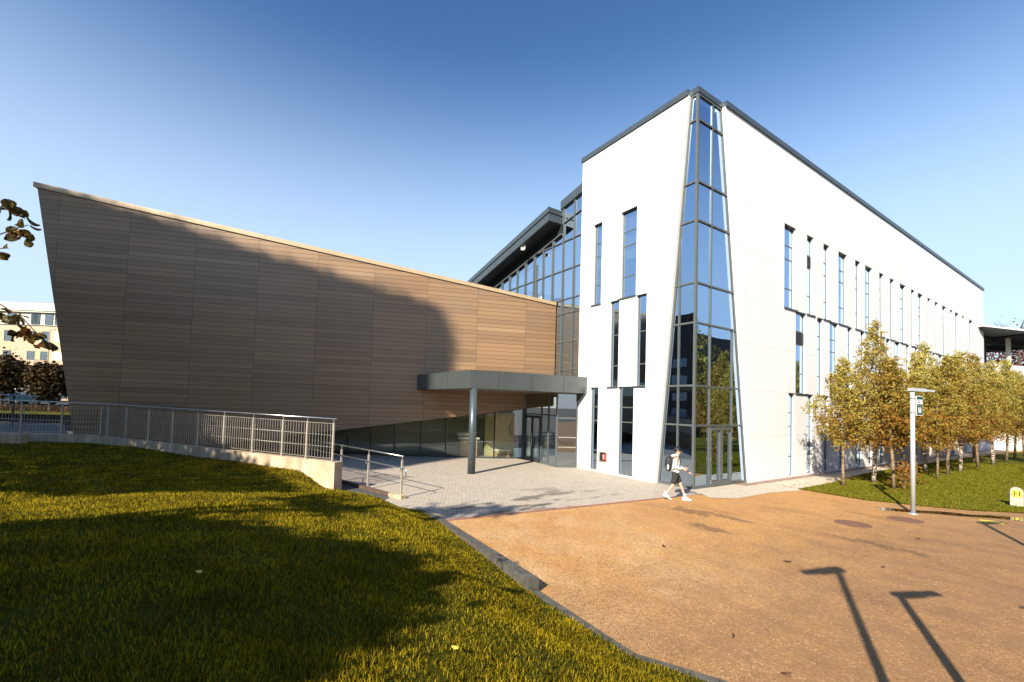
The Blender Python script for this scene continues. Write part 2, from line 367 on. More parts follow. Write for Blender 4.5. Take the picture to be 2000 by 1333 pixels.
def quads_obj(name, V, nper, mat, parent=None):    # V: (n, nper, 3) separate polygons
    V = np.asarray(V, dtype=np.float32); n = V.shape[0]; me = D.meshes.new(name)
    me.vertices.add(n*nper); me.vertices.foreach_set('co', V.reshape(-1))
    me.loops.add(n*nper); me.loops.foreach_set('vertex_index', np.arange(n*nper, dtype=np.int32))
    me.polygons.add(n); me.polygons.foreach_set('loop_start', np.arange(0, n*nper, nper, dtype=np.int32))
    me.polygons.foreach_set('loop_total', np.full(n, nper, dtype=np.int32)); me.update(); me.validate()
    me.materials.append(M[mat]); return link(D.objects.new(name, me), parent)
def copy_tree(o, parent=None):
    c = o.copy(); COL.objects.link(c)
    if parent is not None: c.parent = parent
    for ch in list(o.children): copy_tree(ch, c)
    return c
def leaf_quads(cen, size, jit=.35, flat=.0):
    n = len(cen); a = rng.normal(size=(n, 3)); a /= np.linalg.norm(a, axis=1)[:, None]
    b = rng.normal(size=(n, 3)); b -= a*(a*b).sum(1)[:, None]; b /= np.linalg.norm(b, axis=1)[:, None]
    s = size*(1+rng.uniform(-jit, jit, n))[:, None]; a = a*s*.5; b = b*s*.36
    return np.stack([cen-a, cen-b+a*.1, cen+a, cen+b+a*.1], 1)
def blob(pts_frac, n): pass

# ------------------------------------------------------------------ ground
def flat_poly(name, pts, z, mat, label_kind='structure'):
    me = D.meshes.new(name); me.from_pydata([(p[0], p[1], z) for p in pts], [], [tuple(range(len(pts)))])
    me.materials.append(M[mat]); bm = bmesh.new(); bm.from_mesh(me); bmesh.ops.triangulate(bm, faces=bm.faces)
    for f in bm.faces:
        if f.normal.z < 0: f.normal_flip()
    bm.to_mesh(me); bm.free(); o = link(D.objects.new(name, me)); o['kind'] = label_kind; return o
flat_poly('ground', [(-900, -900), (900, -900), (900, 900), (-900, 900)], -.03, 'road')
flat_poly('plaza', [(-.41, -10.6), (.39, -1.97), (.55, -.05), (-.2, .3), (-.2, 60), (80, 60), (80, -25), (-.41, -25)], 0, 'plaza')
PAVE = [(-.40, -10.9), (-.41, -10.31), (.39, -1.97), (.50, -.35), (.30, .3), (-6, 1.5), (-10.6, 3), (-30, -20), (-22, -26), (-3.2, -11.9)]
flat_poly('pavement', PAVE, .004, 'paving')
eb = MB()
eb.beam((-.42, -10.31, .001), (.40, -1.95, .001), .14, .02)
o = eb.build('pavement_edging', simple('brick_edging', (.28, .12, .08), .85, 0, .3, 9)); o['kind'] = 'structure'
flat_poly('footpath', [(-.19, .2), (.15, -.2), (.45, -.25), (1.02, -.72), (1.62, .1), (1.58, 2.4), (1.9, 4.1), (1.85, 6.5), (1.2, 11), (1.1, 13), (1.1, 48), (3.2, 60), (.36, 60), (.36, 3.1), (-.19, 2.98)], .006, 'slab')
flat_poly('gravel_strip', [(-.05, 3.0), (.36, 3.1), (.36, 47.6), (-.05, 47.6)], .012, 'mulch')

# right lawn with the birches
RL = [(1.75, 4.35), (4.0, 4.27), (5.7, 5.15), (6.5, 5.7), (7.5, 6.9), (12, 11), (40, 40), (40, 60), (4, 60), (2.0, 47), (1.3, 34), (1.15, 22), (1.2, 13), (1.7, 8.5)]
def inpoly(x, y, P):
    ins = np.zeros(len(x), bool); n = len(P)
    for i in range(n):
        x0, y0 = P[i]; x1, y1 = P[(i+1) % n]
        c = ((y0 > y) != (y1 > y)) & (x < (x1-x0)*(y-y0)/((y1-y0) if y1 != y0 else 1e-9)+x0); ins ^= c
    return ins
flat_poly('lawn_right', RL, .02, 'turf2')

# left lawn: a mound rising from the kerb to where the photographer stands
KB = [(-5.30, -11.95), (-3.3, -11.45), (-2.2, -10.85), (-1.60, -10.48), (-.60, -10.50), (2.0, -10.66), (4.35, -10.98), (5.4, -11.02), (6.5, -11.02), (7.4, -10.60), (9.0, -10.4), (14, -11), (24, -14)]
def segdist(x, y):
    d = np.full(np.shape(x), 1e9)
    for (x0, y0), (x1, y1) in zip(KB[:-1], KB[1:]):
        dx, dy = x1-x0, y1-y0; t = np.clip(((x-x0)*dx+(y-y0)*dy)/(dx*dx+dy*dy), 0, 1)
        d = np.minimum(d, np.hypot(x-x0-t*dx, y-y0-t*dy))
    return d
def sm(t): t = np.clip(t, 0, 1); return t*t*(3-2*t)
def LH(x, y):
    x = np.asarray(x, float); y = np.asarray(y, float); d = segdist(x, y)
    g = .06+.94*sm((x+7)/13)
    h = .05+.57*sm(d/1.8)+.85*sm(d/5.5)*g
    h = h+.04*sm((d)/3)*(np.sin(x*.9+1)*np.cos(y*.7)) + .16*sm((-x-9)/7)
    return h
E0 = Vector((-5.3, -12.0, 0)); DV = Vector((-.85, -.527, 0)).normalized(); DN = Vector((DV.y, -DV.x, 0))   # DN points at the camera side
if DN.y > 0: DN = -DN
Q1 = Vector(far(196, 800, 19.75)); Q1.z = 0; Q2 = Vector(far(-260, 800, 18.6)); Q2.z = 0
E1 = E0+DV*14.3; E1 = Vector((Q1.x, Q1.y, 0)); DV = (E1-E0).normalized(); DN = Vector((DV.y, -DV.x, 0)); DN = DN if DN.y < 0 else -DN; TL = (E1-E0).length
DV2 = (Q2-E1).normalized(); DN2 = Vector((DV2.y, -DV2.x, 0)); DN2 = DN2 if DN2.dot(FWD) < 0 else -DN2
wl = [E0+DN*.02, E0+DN*.02+DV*TL*.5, E1+DN*.02, Q2+DN2*.02]
LP = list(KB)+[(24, -40), (-45, -55), (wl[3].x, wl[3].y), (wl[2].x, wl[2].y), (wl[1].x, wl[1].y), (wl[0].x, wl[0].y)]
def lawn_mesh():
    bx = []
    for i in range(len(LP)):
        a, b = LP[i], LP[(i+1) % len(LP)]; L = math.hypot(b[0]-a[0], b[1]-a[1]); k = max(1, int(L/.35)) if L < 15 else int(L/2)
        for j in range(k): bx.append((a[0]+(b[0]-a[0])*j/k, a[1]+(b[1]-a[1])*j/k))
    nb = len(bx); gx, gy = np.meshgrid(np.arange(-34, 24, .4), np.arange(-32, -10, .4)); gx, gy = gx.ravel(), gy.ravel()
    ins = inpoly(gx, gy, LP); gx, gy = gx[ins], gy[ins]
    pts = [Vector(p) for p in bx]+[Vector((a, b)) for a, b in zip(gx, gy)]
    r = delaunay_2d_cdt(pts, [(i, (i+1) % nb) for i in range(nb)], [tuple(range(nb))], 1, 1e-4)
    vs = r[0]; xs = np.array([v.x for v in vs]); ys = np.array([v.y for v in vs]); zs = LH(xs, ys)
    me = D.meshes.new('lawn'); me.from_pydata([(a, b, c) for a, b, c in zip(xs, ys, zs)], [], [tuple(f) for f in r[2]])
    me.materials.append(M['turf'])
    bm = bmesh.new(); bm.from_mesh(me)
    for f in bm.faces:
        if f.normal.z < 0: f.normal_flip()
        f.smooth = True
    bm.to_mesh(me); bm.free(); o = link(D.objects.new('lawn', me)); o['kind'] = 'structure'
lawn_mesh()

def blades(name, x, y, z, h, wd, lean, mat, label):
    n = len(x); an = rng.uniform(0, 2*math.pi, n); la = rng.uniform(0, 2*math.pi, n); lr = h*lean*rng.uniform(.1, 1, n)
    hh = h*np.sqrt(np.maximum(.05, 1-np.minimum(.9, (lr/h)**2)))
    cx, cy = np.cos(an)*wd*.5, np.sin(an)*wd*.5; dx, dy = np.cos(la)*lr, np.sin(la)*lr
    a = np.stack([x-cx, y-cy, z-.01], 1); b = np.stack([x+cx, y+cy, z-.01], 1)
    m1 = np.stack([x+cx*.75+dx*.35, y+cy*.75+dy*.35, z+hh*.6], 1); m0 = np.stack([x-cx*.75+dx*.35, y-cy*.75+dy*.35, z+hh*.6], 1)
    tp = np.stack([x+dx, y+dy, z+hh], 1)
    o = quads_obj(name, np.stack([a, b, m1, tp, m0], 1), 5, mat); tag(o, label, 'grass', kind='stuff'); return o
def scatter_view(n, r0, r1, pw, a0, a1):
    u = rng.uniform(0, 1, n); r = (r0**pw+u*(r1**pw-r0**pw))**(1/pw); a = np.radians(rng.uniform(a0, a1, n))
    fx, fy = FWD.x, FWD.y; rx, ry = RIGHT.x, RIGHT.y
    return CAM[0]+r*(np.cos(a)*fx+np.sin(a)*rx), CAM[1]+r*(np.cos(a)*fy+np.sin(a)*ry), r
x, y, r = scatter_view(820000, 1.6, 30, .85, -56, 40)
k = inpoly(x, y, LP); x, y, r = x[k], y[k], r[k]
cl = np.sin(x*3.1+np.sin(y*2.3)*2)*np.sin(y*2.9+x)       # tufts
k = rng.uniform(0, 1, len(x)) < .62+.38*cl; x, y, r = x[k], y[k], r[k]
h = (.045+.012*np.sin(x*1.3)*np.cos(y*1.7))*rng.uniform(.45, 1.5, len(x))
blades('grass', x, y, LH(x, y), h, .0034+.0010*r, .9, 'grass', 'long yellow-green grass covering the shaded mound')
x, y, r = scatter_view(150000, 17, 46, .8, 25, 52)
k = inpoly(x, y, RL); x, y, r = x[k], y[k], r[k]
blades('grass', x, y, np.full(len(x), .02), .045*rng.uniform(.5, 1.4, len(x)), .012+.0009*r, .7, 'grass2', 'short mown grass under the row of birches')

# kerb of the left lawn
kb = MB()
def kerb(a, b, h0, h1, wd=.20):
    a, b = Vector(a), Vector(b); d = (b-a).normalized(); nn = Vector((d.y, -d.x, 0))
    if nn.y > 0: nn = -nn
    p = [a, b, b+nn*wd, a+nn*wd]; zz = [h0, h1, h1, h0]
    kb.add([(q.x, q.y, -.02) for q in p]+[(q.x, q.y, z) for q, z in zip(p, zz)], [(0,1,2,3),(4,7,6,5),(0,4,5,1),(1,5,6,2),(2,6,7,3),(3,7,4,0)])
kerb((-1.75, -10.36, 0), (-.40, -10.30, 0), .03, .07)
kerb((-.39, -10.301, 0), (4.35, -10.80, 0), .07, .235)
k1 = kb.build('kerb', 'kerb'); k1['kind'] = 'structure'
kb = MB()
kerb((4.36, -10.82, 0), (6.45, -10.905, 0), .045, .045); kerb((6.46, -10.90, 0), (7.3, -10.48, 0), .045, .045); kerb((7.31, -10.47, 0), (9.0, -10.2, 0), .045, .045)
kb.build('kerb', 'kerb')['kind'] = 'structure'

# ------------------------------------------------------------------ white office building
HB = 15.85
bld = thing('office_building', 'white rendered four storey office block with slim windows and a tapering glazed corner', 'building')
def wall_skin(mb, u0, u1, z0, z1, holes, P, dep):
    us = sorted({u0, u1, *[h[0] for h in holes], *[h[1] for h in holes]}); zs = sorted({z0, z1, *[h[2] for h in holes], *[h[3] for h in holes]})
    for i in range(len(us)-1):
        for j in range(len(zs)-1):
            uc, zc = (us[i]+us[i+1])/2, (zs[j]+zs[j+1])/2
            if any(h[0] < uc < h[1] and h[2] < zc < h[3] for h in holes): continue
            mb.add([P(us[i], zs[j], 0), P(us[i+1], zs[j], 0), P(us[i+1], zs[j+1], 0), P(us[i], zs[j+1], 0)], [(0, 1, 2, 3)])
    for (a, b, c, d) in holes:                      # reveals
        for (p, q) in (((a, c), (a, d)), ((b, c), (b, d)), ((a, c), (b, c)), ((a, d), (b, d))):
            mb.add([P(*p, 0), P(*q, 0), P(*q, dep), P(*p, dep)], [(0, 1, 2, 3)])
PR = lambda u, z, d: (-d, u, z)       # long facade (x = 0), d goes inward
PL = lambda u, z, d: (u, d, z)        # short facade (y = 0)
RD = .24
pat = [(6.95, 1.10, 12.2), (9.31, .68, 12.2), (11.23, .65, 12.2), (13.15, 1.08, 12.2), (15.49, .67, 12.2), (17.02, 1.04, 12.2), (19.36, .66, 12.2), (21.30, .64, 12.2),
       (23.21, 1.05, 12.2), (25.57, .62, 12.2), (27.08, 1.02, 12.2), (29.42, .62, 12.2), (31.31, .69, 12.2), (33.31, .97, 12.2), (35.61, .63, 12.2), (37.13, 1.0, 12.2), (39.49, .6, 12.2), (41.92, 1.1, 12.2)]
for k in range(4):
    for (a, ww) in ((8.13, 1.08), (10.49, .67), (12.01, 1.09), (14.38, .61), (16.3, .62)):
        if a+10.06*k < 44.5: pat.append((a+10.06*k, ww, 8.12))
    for (a, ww) in ((7.41, .63), (9.33, .65), (11.26, .62), (13.2, .62), (15.5, 1.05)):
        if a+10.06*k < 44.5: pat.append((a+10.06*k, ww, 4.05))
patL = [(-5.76, -5.20, 12.22), (-3.95, -3.04, 12.22), (-4.56, -4.0, 8.13), (-2.98, -2.42, 8.13), (-5.78, -5.24, 4.07), (-3.96, -3.06, 4.07)]
holesR = [(a, a+ww, (top-4.05 if top > 5 else .06), top) for a, ww, top in pat]
holesL = [(a, b, (top-4.05 if top > 5 else .06), top) for a, b, top in patL]
wm = MB()
YR, YT, XL, XT = 4.05, 1.82, -1.84, -.49
wall_skin(wm, YR, 47.6, 0, HB, holesR, PR, RD)
wm.add([(0, YT, HB), (0, YR, 0), (0, YR, HB)], [(0, 1, 2)])
wall_skin(wm, -6.7, XL, 0, HB, holesL, PL, RD)
wm.add([(XT, 0, HB), (XL, 0, 0), (XL, 0, HB)], [(0, 1, 2)])
wm.add([(0, YT, HB), (0, YR, 0), (-.32, YR, 0), (-.32, YT, HB)], [(0, 1, 2, 3)])       # slanted returns beside the glazed corner
wm.add([(XT, 0, HB), (XL, 0, 0), (XL, .32, 0), (XT, .32, HB)], [(0, 1, 2, 3)])
wm.add([(-6.7, 0, 0), (-6.7, 14, 0), (-6.7, 14, HB), (-6.7, 0, HB)], [(0, 1, 2, 3)])     # end and rear walls
wm.add([(-16, 14, 0), (-6.7, 14, 0), (-6.7, 14, HB), (-16, 14, HB)], [(0, 1, 2, 3)])
wm.add([(-16, 14, 0), (-16, 47.6, 0), (-16, 47.6, HB), (-16, 14, HB)], [(0, 1, 2, 3)])
wm.add([(0, 47.6, 0), (-16, 47.6, 0), (-16, 47.6, HB), (0, 47.6, HB)], [(0, 1, 2, 3)])
wm.build('wall', 'render', bld, fix=False)
rf = MB(); rf.add([(-.3, .3, HB-.25), (-6.6, .3, HB-.25), (-6.6, 47.4, HB-.25), (-.3, 47.4, HB-.25)], [(0, 1, 2, 3)])
rf.add([(-6.6, 14.1, HB-.25), (-15.9, 14.1, HB-.25), (-15.9, 47.4, HB-.25), (-6.6, 47.4, HB-.25)], [(0, 1, 2, 3)])
rf.build('roof', 'road', bld)
cp = MB()
cp.box((-.25, YT, HB), (.07, 47.67, HB+.23)); cp.box((-6.76, -.07, HB), (XT, .25, HB+.23))
cp.box((-6.76, .25, HB), (-6.45, 14, HB+.23)); cp.box((-.25, 47.35, HB), (-16, 47.67, HB+.228))
cp.box((-.38, .30, HB), (-.12, YT, HB+.23)); cp.box((XT, .12, HB), (-.38, .38, HB+.23)); cp.box((-.38, .12, HB), (-.12, .30, HB+.23))
cp.build('coping', 'coping', bld)
# interiors: floor slabs, core walls
im = MB()
for z in (4.0, 8.08, 12.15):
    im.box((-.55, .55, z-.18), (-6.5, 47.3, z+.12))
im.box((-.4, .4, .0), (-6.5, 47.3, .03)); im.box((-.4, .4, HB-.45), (-6.5, 47.3, HB-.3))
im.box((-5.2, 3.0, 0), (-5.4, 47.3, HB-.5)); im.box((-3.4, 5.4, 0), (-3.0, 5.6, HB-.5)); im.box((-6.5, 3.0, 0), (-4.6, 3.2, HB-.5))
for yy in np.arange(10, 46, 5.0): im.box((-5.2, yy, 0), (-.6, yy+.12, HB-.5))
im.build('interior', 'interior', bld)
rb_ = random.Random(12)
def window(a, b, z0, z1, P, louvre=None, grp=None, far_side=1):
    fm = MB(); fw = .034; dd = .14
    def bar(u0, u1, c0, c1, d0=.122, d1=.19):
        q = [P(u0, c0, d0), P(u1, c1, d1)]; fm.box(q[0], q[1])
    bar(a, a+fw, z0, z1); bar(b-fw, b, z0, z1)
    lv = [z1-fw, z0] if True else []
    for z in (z1-fw, z0+.0): bar(a+fw, b-fw, z, z+fw)
    hgt = z1-z0
    for dz in (.95, 1.62, 3.07):
        bar(a+fw, b-fw, z1-dz-.025, z1-dz+.025)
    # dark metal head and reveal lining
    q = [P(a+.002, z1-.02, -.02), P(b-.002, z1-.003, .12)]; fm.box(*q)
    w = fm.build('window', 'frame', bld)
    g = MB(); g.add([P(a+fw, z0+fw, dd+.001), P(b-fw, z0+fw, dd+.001), P(b-fw, z1-fw, dd+.001), P(a+fw, z1-fw, dd+.001)], [(0, 1, 2, 3)])
    g.build('pane', 'glass', w)
    if z0 > 1:
        s = MB(); e0, e1 = (a-.02, b+.22) if far_side > 0 else (a-.10, b+.02)
        q = [P(e0, z0-.075, -.05), P(e1, z0-.002, .09)]; s.box(*q); s.build('sill', 'coping', w)
    if rb_.random() < .45:
        bl_ = MB(); zb_ = z1-rb_.choice((.9, 1.6, 2.2, 3.0)); q = [P(a+.06, zb_, .27), P(b-.06, z1-.05, .28)]; bl_.box(*q); bl_.build('blind', 'oakwhite', w)
    if louvre:
        l = MB()
        q = [P(a+fw, z1-1.6, .115), P(b-fw, z1-.975, .135)]; l.box(*q)
        for k in range(9):
            zz = z1-1.56+k*.065; q = [P(a+fw, zz, .08), P(b-fw, zz+.03, .115)]; l.box(*q)
        l.build('louvre', 'dark_frame', w)
for i, (h0, hole) in enumerate(zip(pat, holesR)):
    window(hole[0], hole[1], hole[2], hole[3], PR, louvre=(i in (1, 18)))
for hole in holesL: window(*hole[:2], hole[2], hole[3], PL, far_side=-1)
# glazed corner
def yr(z): return YT+(YR-YT)*(1-z/HB)-.03
def xl(z): return XL+(XT-XL)*(z/HB)+.03
GD = .20; T = .07
cf = MB()
cf.box((-GD-.05, GD-.05, 0), (-GD+.05, GD+.05, HB))        # corner post
for yy, z1 in ((1.19, HB), (2.82, 6.55)):
    cf.box((-GD-.04, yy-.03, 0), (-GD+.05, yy+.03, z1))
cf.box((-.95, GD-.05, 0), (-.89, GD+.04, 10.67))
for z in (.05, 2.48, 4.05, 6.55, 8.15, 10.67, 12.24, 14.77, HB-.06):
    if z != .05: cf.box((-GD-.03, GD+.05, z-.035), (-GD+.055, yr(z)-.02, z+.035))
    else:
        cf.box((-GD-.03, GD+.05, 0), (-GD+.055, 1.16, .09)); cf.box((-GD-.03, 2.85, 0), (-GD+.055, yr(.05)-.02, .09))
    cf.box((xl(z)+.02, GD-.055, z-.035), (-GD-.05, GD+.03, z+.035))
cf.beam((-GD, yr(0), 0), (-GD, yr(HB), HB), .12, .07, (1, 0, 0)); cf.beam((xl(0), GD, 0), (xl(HB), GD, HB), .12, .07, (0, 1, 0))
cgl = cf.build('glazed_corner', 'frame', bld)
g = MB(); g.add([(-GD, GD, 0), (-GD, yr(0), 0), (-GD, yr(HB), HB), (-GD, GD, HB)], [(0, 1, 2, 3)])
g.build('pane', 'glass', cgl)
g = MB(); g.add([(-GD, GD, 0), (xl(0), GD, 0), (xl(HB), GD, HB), (-GD, GD, HB)], [(0, 1, 2, 3)]); g.build('pane', 'glass', cgl)
dm = MB()
for (a, b) in ((1.22, 2.0), (2.02, 2.79)):
    dm.box((-GD+.0, a, .03), (-GD+.075, a+.09, 2.40)); dm.box((-GD+.0, b-.09, .03), (-GD+.075, b, 2.40))
    dm.box((-GD+.0, a+.09, .03), (-GD+.075, b-.09, .24)); dm.box((-GD+.0, a+.09, 2.28), (-GD+.075, b-.09, 2.40))
dr = dm.build('door', 'frame', bld)
hm = MB()
for yy in (1.235, 2.775):
    for z in (.25, 1.15, 1.95, 2.28): hm.box((-GD+.076, yy-.025, z-.10), (-GD+.10, yy+.025, z+.06))
hm.build('hinge', 'steel', dr)
# seam boxes, small cupboard on the short facade
cb = thing('wall_cupboard', 'small brown metal inlet cupboard with a red label set low in the white wall', 'inlet box', (-4.83, 0, .51))
c1 = MB(); c1.box((-.24, -.035, 0), (-.19, .0, .48)); c1.box((.19, -.035, 0), (.24, .0, .48)); c1.box((-.19, -.035, 0), (.19, 0, .05)); c1.box((-.19, -.035, .43), (.19, 0, .48))
c1.build('frame', 'brownmetal', cb); c1 = MB(); c1.box((-.19, -.02, .05), (.19, -.002, .43)); c1.build('door', 'black', cb)
c1 = MB(); c1.box((-.02, -.026, .11), (.15, -.021, .36)); lb = c1.build('label', 'red', cb)
c1 = MB()
for z in (.30, .24, .17): c1.box((.0, -.0285, z), (.10, -.0265, z+.025))
c1.build('lettering', 'white', lb)

# ------------------------------------------------------------------ brown clad wing
CL = Vector((.3497, .9369, 0)).normalized(); P0 = Vector((-11.13, -2.14, 0))
wing = thing('clad_wing', 'long brown board clad hall with a raking roofline and slanted end, beside the white block', 'building', P0, math.atan2(CL.y, CL.x))
# local x along the wall, local y away from the camera
ztop = lambda s: 12.5+(s+21.94)*(9.03-12.5)/25.4
zbot = lambda s: max(0.0, 2.675+.1385*s)
S1 = 3.42
pts = [(-21.94, ztop(-21.94)), (S1, ztop(S1)), (S1, 3.1), (1.8, zbot(1.8)), (-19.31, 0), (-19.73, 0), (-20.2, 2.64)]
fm = MB(); fm.prism([(s, 0, z) for s, z in pts], (0, .35, 0)); fm.build('cladding', 'clad', wing)
cm = MB(); a, b = -22.06, S1
cm.add([(a, -.07, ztop(a)), (b, -.07, ztop(b)), (b, .45, ztop(b)), (a, .45, ztop(a)), (a, -.07, ztop(a)+.23), (b, -.07, ztop(b)+.19), (b, .45, ztop(b)+.19), (a, .45, ztop(a)+.23)],
       [(0,3,2,1),(4,5,6,7),(0,1,5,4),(1,2,6,5),(2,3,7,6),(3,0,4,7)])
cm.build('coping', 'cladcap', wing)
jm = MB()
for s in np.arange(-18.03+.0, 3, 2.83): jm.beam((s, -.072, ztop(s)), (s, -.072, ztop(s)+.22), .025, .008, (1, 0, 0))
jm.build('coping_joints', 'oakwhite', wing)
bk = MB(); bp = [(-21.6, ztop(-21.6)-1.1), (2.9, ztop(2.9)-1.1), (2.9, 4.7), (-19.4, 4.7), (-19.5, 3.0), (-20.0, 3.0)]
bk.prism([(s, .36, z) for s, z in bp], (0, 10, 0))
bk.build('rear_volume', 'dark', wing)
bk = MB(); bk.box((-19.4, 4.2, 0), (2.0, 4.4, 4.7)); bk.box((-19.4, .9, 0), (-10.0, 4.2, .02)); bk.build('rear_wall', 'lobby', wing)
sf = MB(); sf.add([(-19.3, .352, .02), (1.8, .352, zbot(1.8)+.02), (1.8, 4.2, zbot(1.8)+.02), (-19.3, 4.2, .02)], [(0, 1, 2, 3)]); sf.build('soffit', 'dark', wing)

# shopfront glazing under the wing
def loc(p): v = Vector((p[0], p[1], 0))-P0; return (v.dot(CL), v.dot(Vector((-CL.y, CL.x, 0))))
shop = thing('shopfront', 'low dark framed glass front tucked under the sloping brown cladding', 'glazing')
gl = [(-10.86, -.46), (-11.42, -2.04), (-12.95, -4.36), (-13.75, -5.55), (-14.6, -6.8), (-15.5, -7.9), (-16.6, -8.9), (-18.0, -10.1)]
gm = MB(); fmm = MB()
for (a, b) in zip(gl[:-1], gl[1:]):
    za, zb = zbot(loc(a)[0])+.05, zbot(loc(b)[0])+.05
    gm.add([(a[0], a[1], .03), (b[0], b[1], .03), (b[0], b[1], zb), (a[0], a[1], za)], [(0, 1, 2, 3)])
    fmm.beam((a[0], a[1], .03), (b[0], b[1], .03), .07, .07); fmm.beam((a[0], a[1], za-.05), (b[0], b[1], zb-.05), .08, .1)
for a in gl: fmm.box((a[0]-.03, a[1]-.03, 0), (a[0]+.03, a[1]+.03, zbot(loc(a)[0])+.04))
gm.build('pane', 'clear', shop, fix=False); fmm.build('frame', 'dark_frame', shop)
fl = MB(); fl.add([(-10.7, 0, .015), (-18, -10.1, .015), (-22, -6, .015), (-14, 6, .015)], [(0, 1, 2, 3)]); fl.build('floor', 'intfloor', shop)
# manifestation dots
dots = MB()
for (a, b) in zip(gl[:4], gl[1:5]):
    L = math.hypot(b[0]-a[0], b[1]-a[1]); n = int(L/.15)
    nx, ny = (b[1]-a[1])/L, -(b[0]-a[0])/L
    if nx < 0: nx, ny = -nx, -ny
    for i in range(n):
        for z in (.95, 1.45):
            t = (i+.5)/n; x0, y0 = a[0]+(b[0]-a[0])*t+nx*.008, a[1]+(b[1]-a[1])*t+ny*.008
            if z < zbot(loc((x0, y0))[0])-.15:
                ux, uy = (b[0]-a[0])/L*.013, (b[1]-a[1])/L*.013
                dots.add([(x0-ux, y0-uy, z-.013), (x0+ux, y0+uy, z-.013), (x0+ux, y0+uy, z+.013), (x0-ux, y0-uy, z+.013)], [(0, 1, 2, 3)])
dots.build('dot_pattern', 'white', shop)

# ------------------------------------------------------------------ glazed atrium behind the terrace
atr = thing('atrium', 'tall blue glass atrium with a raking slate roof between the brown wing and white block', 'building')
AY = 1.1
zu = lambda x: 14.72+.205*(x+9.37)          # upper glass head, x > -9.6
zl = lambda x: 13.10+.222*(x+10.23)         # glass head under the overhang
am = MB(); xs = [-8.45-.945*i for i in range(0, 14)]
for x in xs:
    top = zu(x) if x > -9.6 else zl(x)
    am.box((x-.03, AY-.09, 3.8), (x+.03, AY+.03, top))
am.box((-6.74, AY-.06, 3.8), (-6.82, AY+.03, zu(-6.8)))
for z in (5.2, 6.8, 8.45, 9.28, 11.0, 12.7):
    x0 = max(-22.0, (z-13.10)/.222-10.23) if z > 11 else -21
    am.box((x0, AY-.075, z-.03), (-6.82, AY+.02, z+.03))
am.beam((-9.5, AY-.03, zu(-9.5)-.9), (-6.8, AY-.03, zu(-6.8)-.93), .09, .06)
am.beam((-21, AY-.03, zl(-21)), (-9.6, AY-.03, zl(-9.6)), .09, .08); am.beam((-9.6, AY-.03, zu(-9.6)), (-6.8, AY-.03, zu(-6.8)), .09, .08)
am.box((-12.0, AY-.08, 9.4), (-11.92, AY+.02, 12.0))
am.build('frame', 'frame', atr)
gm = MB(); gm.add([(-21, AY, 3.8), (-9.6, AY, 3.8), (-9.6, AY, zl(-9.6)), (-21, AY, zl(-21))], [(0, 1, 2, 3)])
gm.add([(-9.6, AY, 3.8), (-6.75, AY, 3.8), (-6.75, AY, zu(-6.75)), (-9.6, AY, zu(-9.6))], [(0, 1, 2, 3)])
gm.build('pane', 'mirror', atr, fix=False)
sp = MB(); sp.add([(-22, AY-.01, zl(-22)), (-9.6, AY-.01, zl(-9.6)), (-9.6, AY-.01, zl(-9.6)+1.4), (-22, AY-.01, zl(-22)+1.4)], [(0, 1, 2, 3)]); sp.build('dark_sheet', 'dark_frame', atr)  # dark sheet standing in for the sloping soffit and its reflection
ft = lambda x: 14.60+.222*(x+9.63)
om = MB(); xa, xb = -24.0, -9.60
def slab(mb, xa, xb, y0, y1, f, t0, t1):
    mb.add([(xa, y0, f(xa)-t1), (xb, y0, f(xb)-t1), (xb, y1, f(xb)-t1), (xa, y1, f(xa)-t1), (xa, y0, f(xa)-t0), (xb, y0, f(xb)-t0), (xb, y1, f(xb)-t0), (xa, y1, f(xa)-t0)],
           [(0,3,2,1),(4,5,6,7),(0,1,5,4),(1,2,6,5),(2,3,7,6),(3,0,4,7)])
slab(om, xa, xb, .06, 2.6, ft, 0, .30); slab(om, xa, xb-.04, .12, 2.6, ft, .325, .76)
om.build('roof_overhang', 'coping', atr)
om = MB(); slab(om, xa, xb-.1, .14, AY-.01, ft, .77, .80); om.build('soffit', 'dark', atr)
om = MB(); slab(om, -9.62, -6.72, AY-.14, 6, lambda x: zu(x)+.50, 0, .50); om.build('upper_roof', 'coping', atr)
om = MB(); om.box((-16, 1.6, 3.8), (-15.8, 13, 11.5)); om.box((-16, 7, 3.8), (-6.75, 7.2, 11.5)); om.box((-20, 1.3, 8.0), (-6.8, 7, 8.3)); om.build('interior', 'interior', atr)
# terrace rails
def rail_loop(x0, x1, y, z0, z1, r=.024):
    c = .18
    return [(x0, y, z0), (x0, y, z1-c), (x0+.05, y, z1-.06), (x0+c, y, z1), (x1-c, y, z1), (x1-.05, y, z1-.06), (x1, y, z1-c), (x1, y, z0)]
tr = thing('terrace_railing', 'bright steel looped guard rail behind the brown wall in front of the atrium glass', 'railing')
for x0, x1 in ((-14.1, -12.1), (-11.45, -10.45)):
    tm = MB(); tm.tube(rail_loop(x0, x1, .35, 8.2, 9.72), .03, 8); tm.tube([(x0+.02, .35, 9.3), (x1-.02, .35, 9.3)], .02, 6)
    tm.build('rail', 'steel', tr, smooth=True)
tm = MB()
for x in (-13.4, -12.75, -11.75, -11.0): tm.tube([(x, .35, 8.0), (x, .35, 9.55)], .024, 6)
tm.tube([(-16, .35, 9.5), (-10.4, .35, 9.5)], .02, 6); tm.build('post', 'steel', tr, smooth=True)
sc = thing('security_camera', 'white security camera hung under the dark slate roof overhang', 'camera', (-12.3, .35, 12.95))
s1 = MB(); s1.tube([(0, 0, .35), (0, 0, .0)], .035, 8); s1.tube([(0, 0, .02), (.0, -.12, -.02)], .03, 8); s1.build('bracket', 'white', sc)
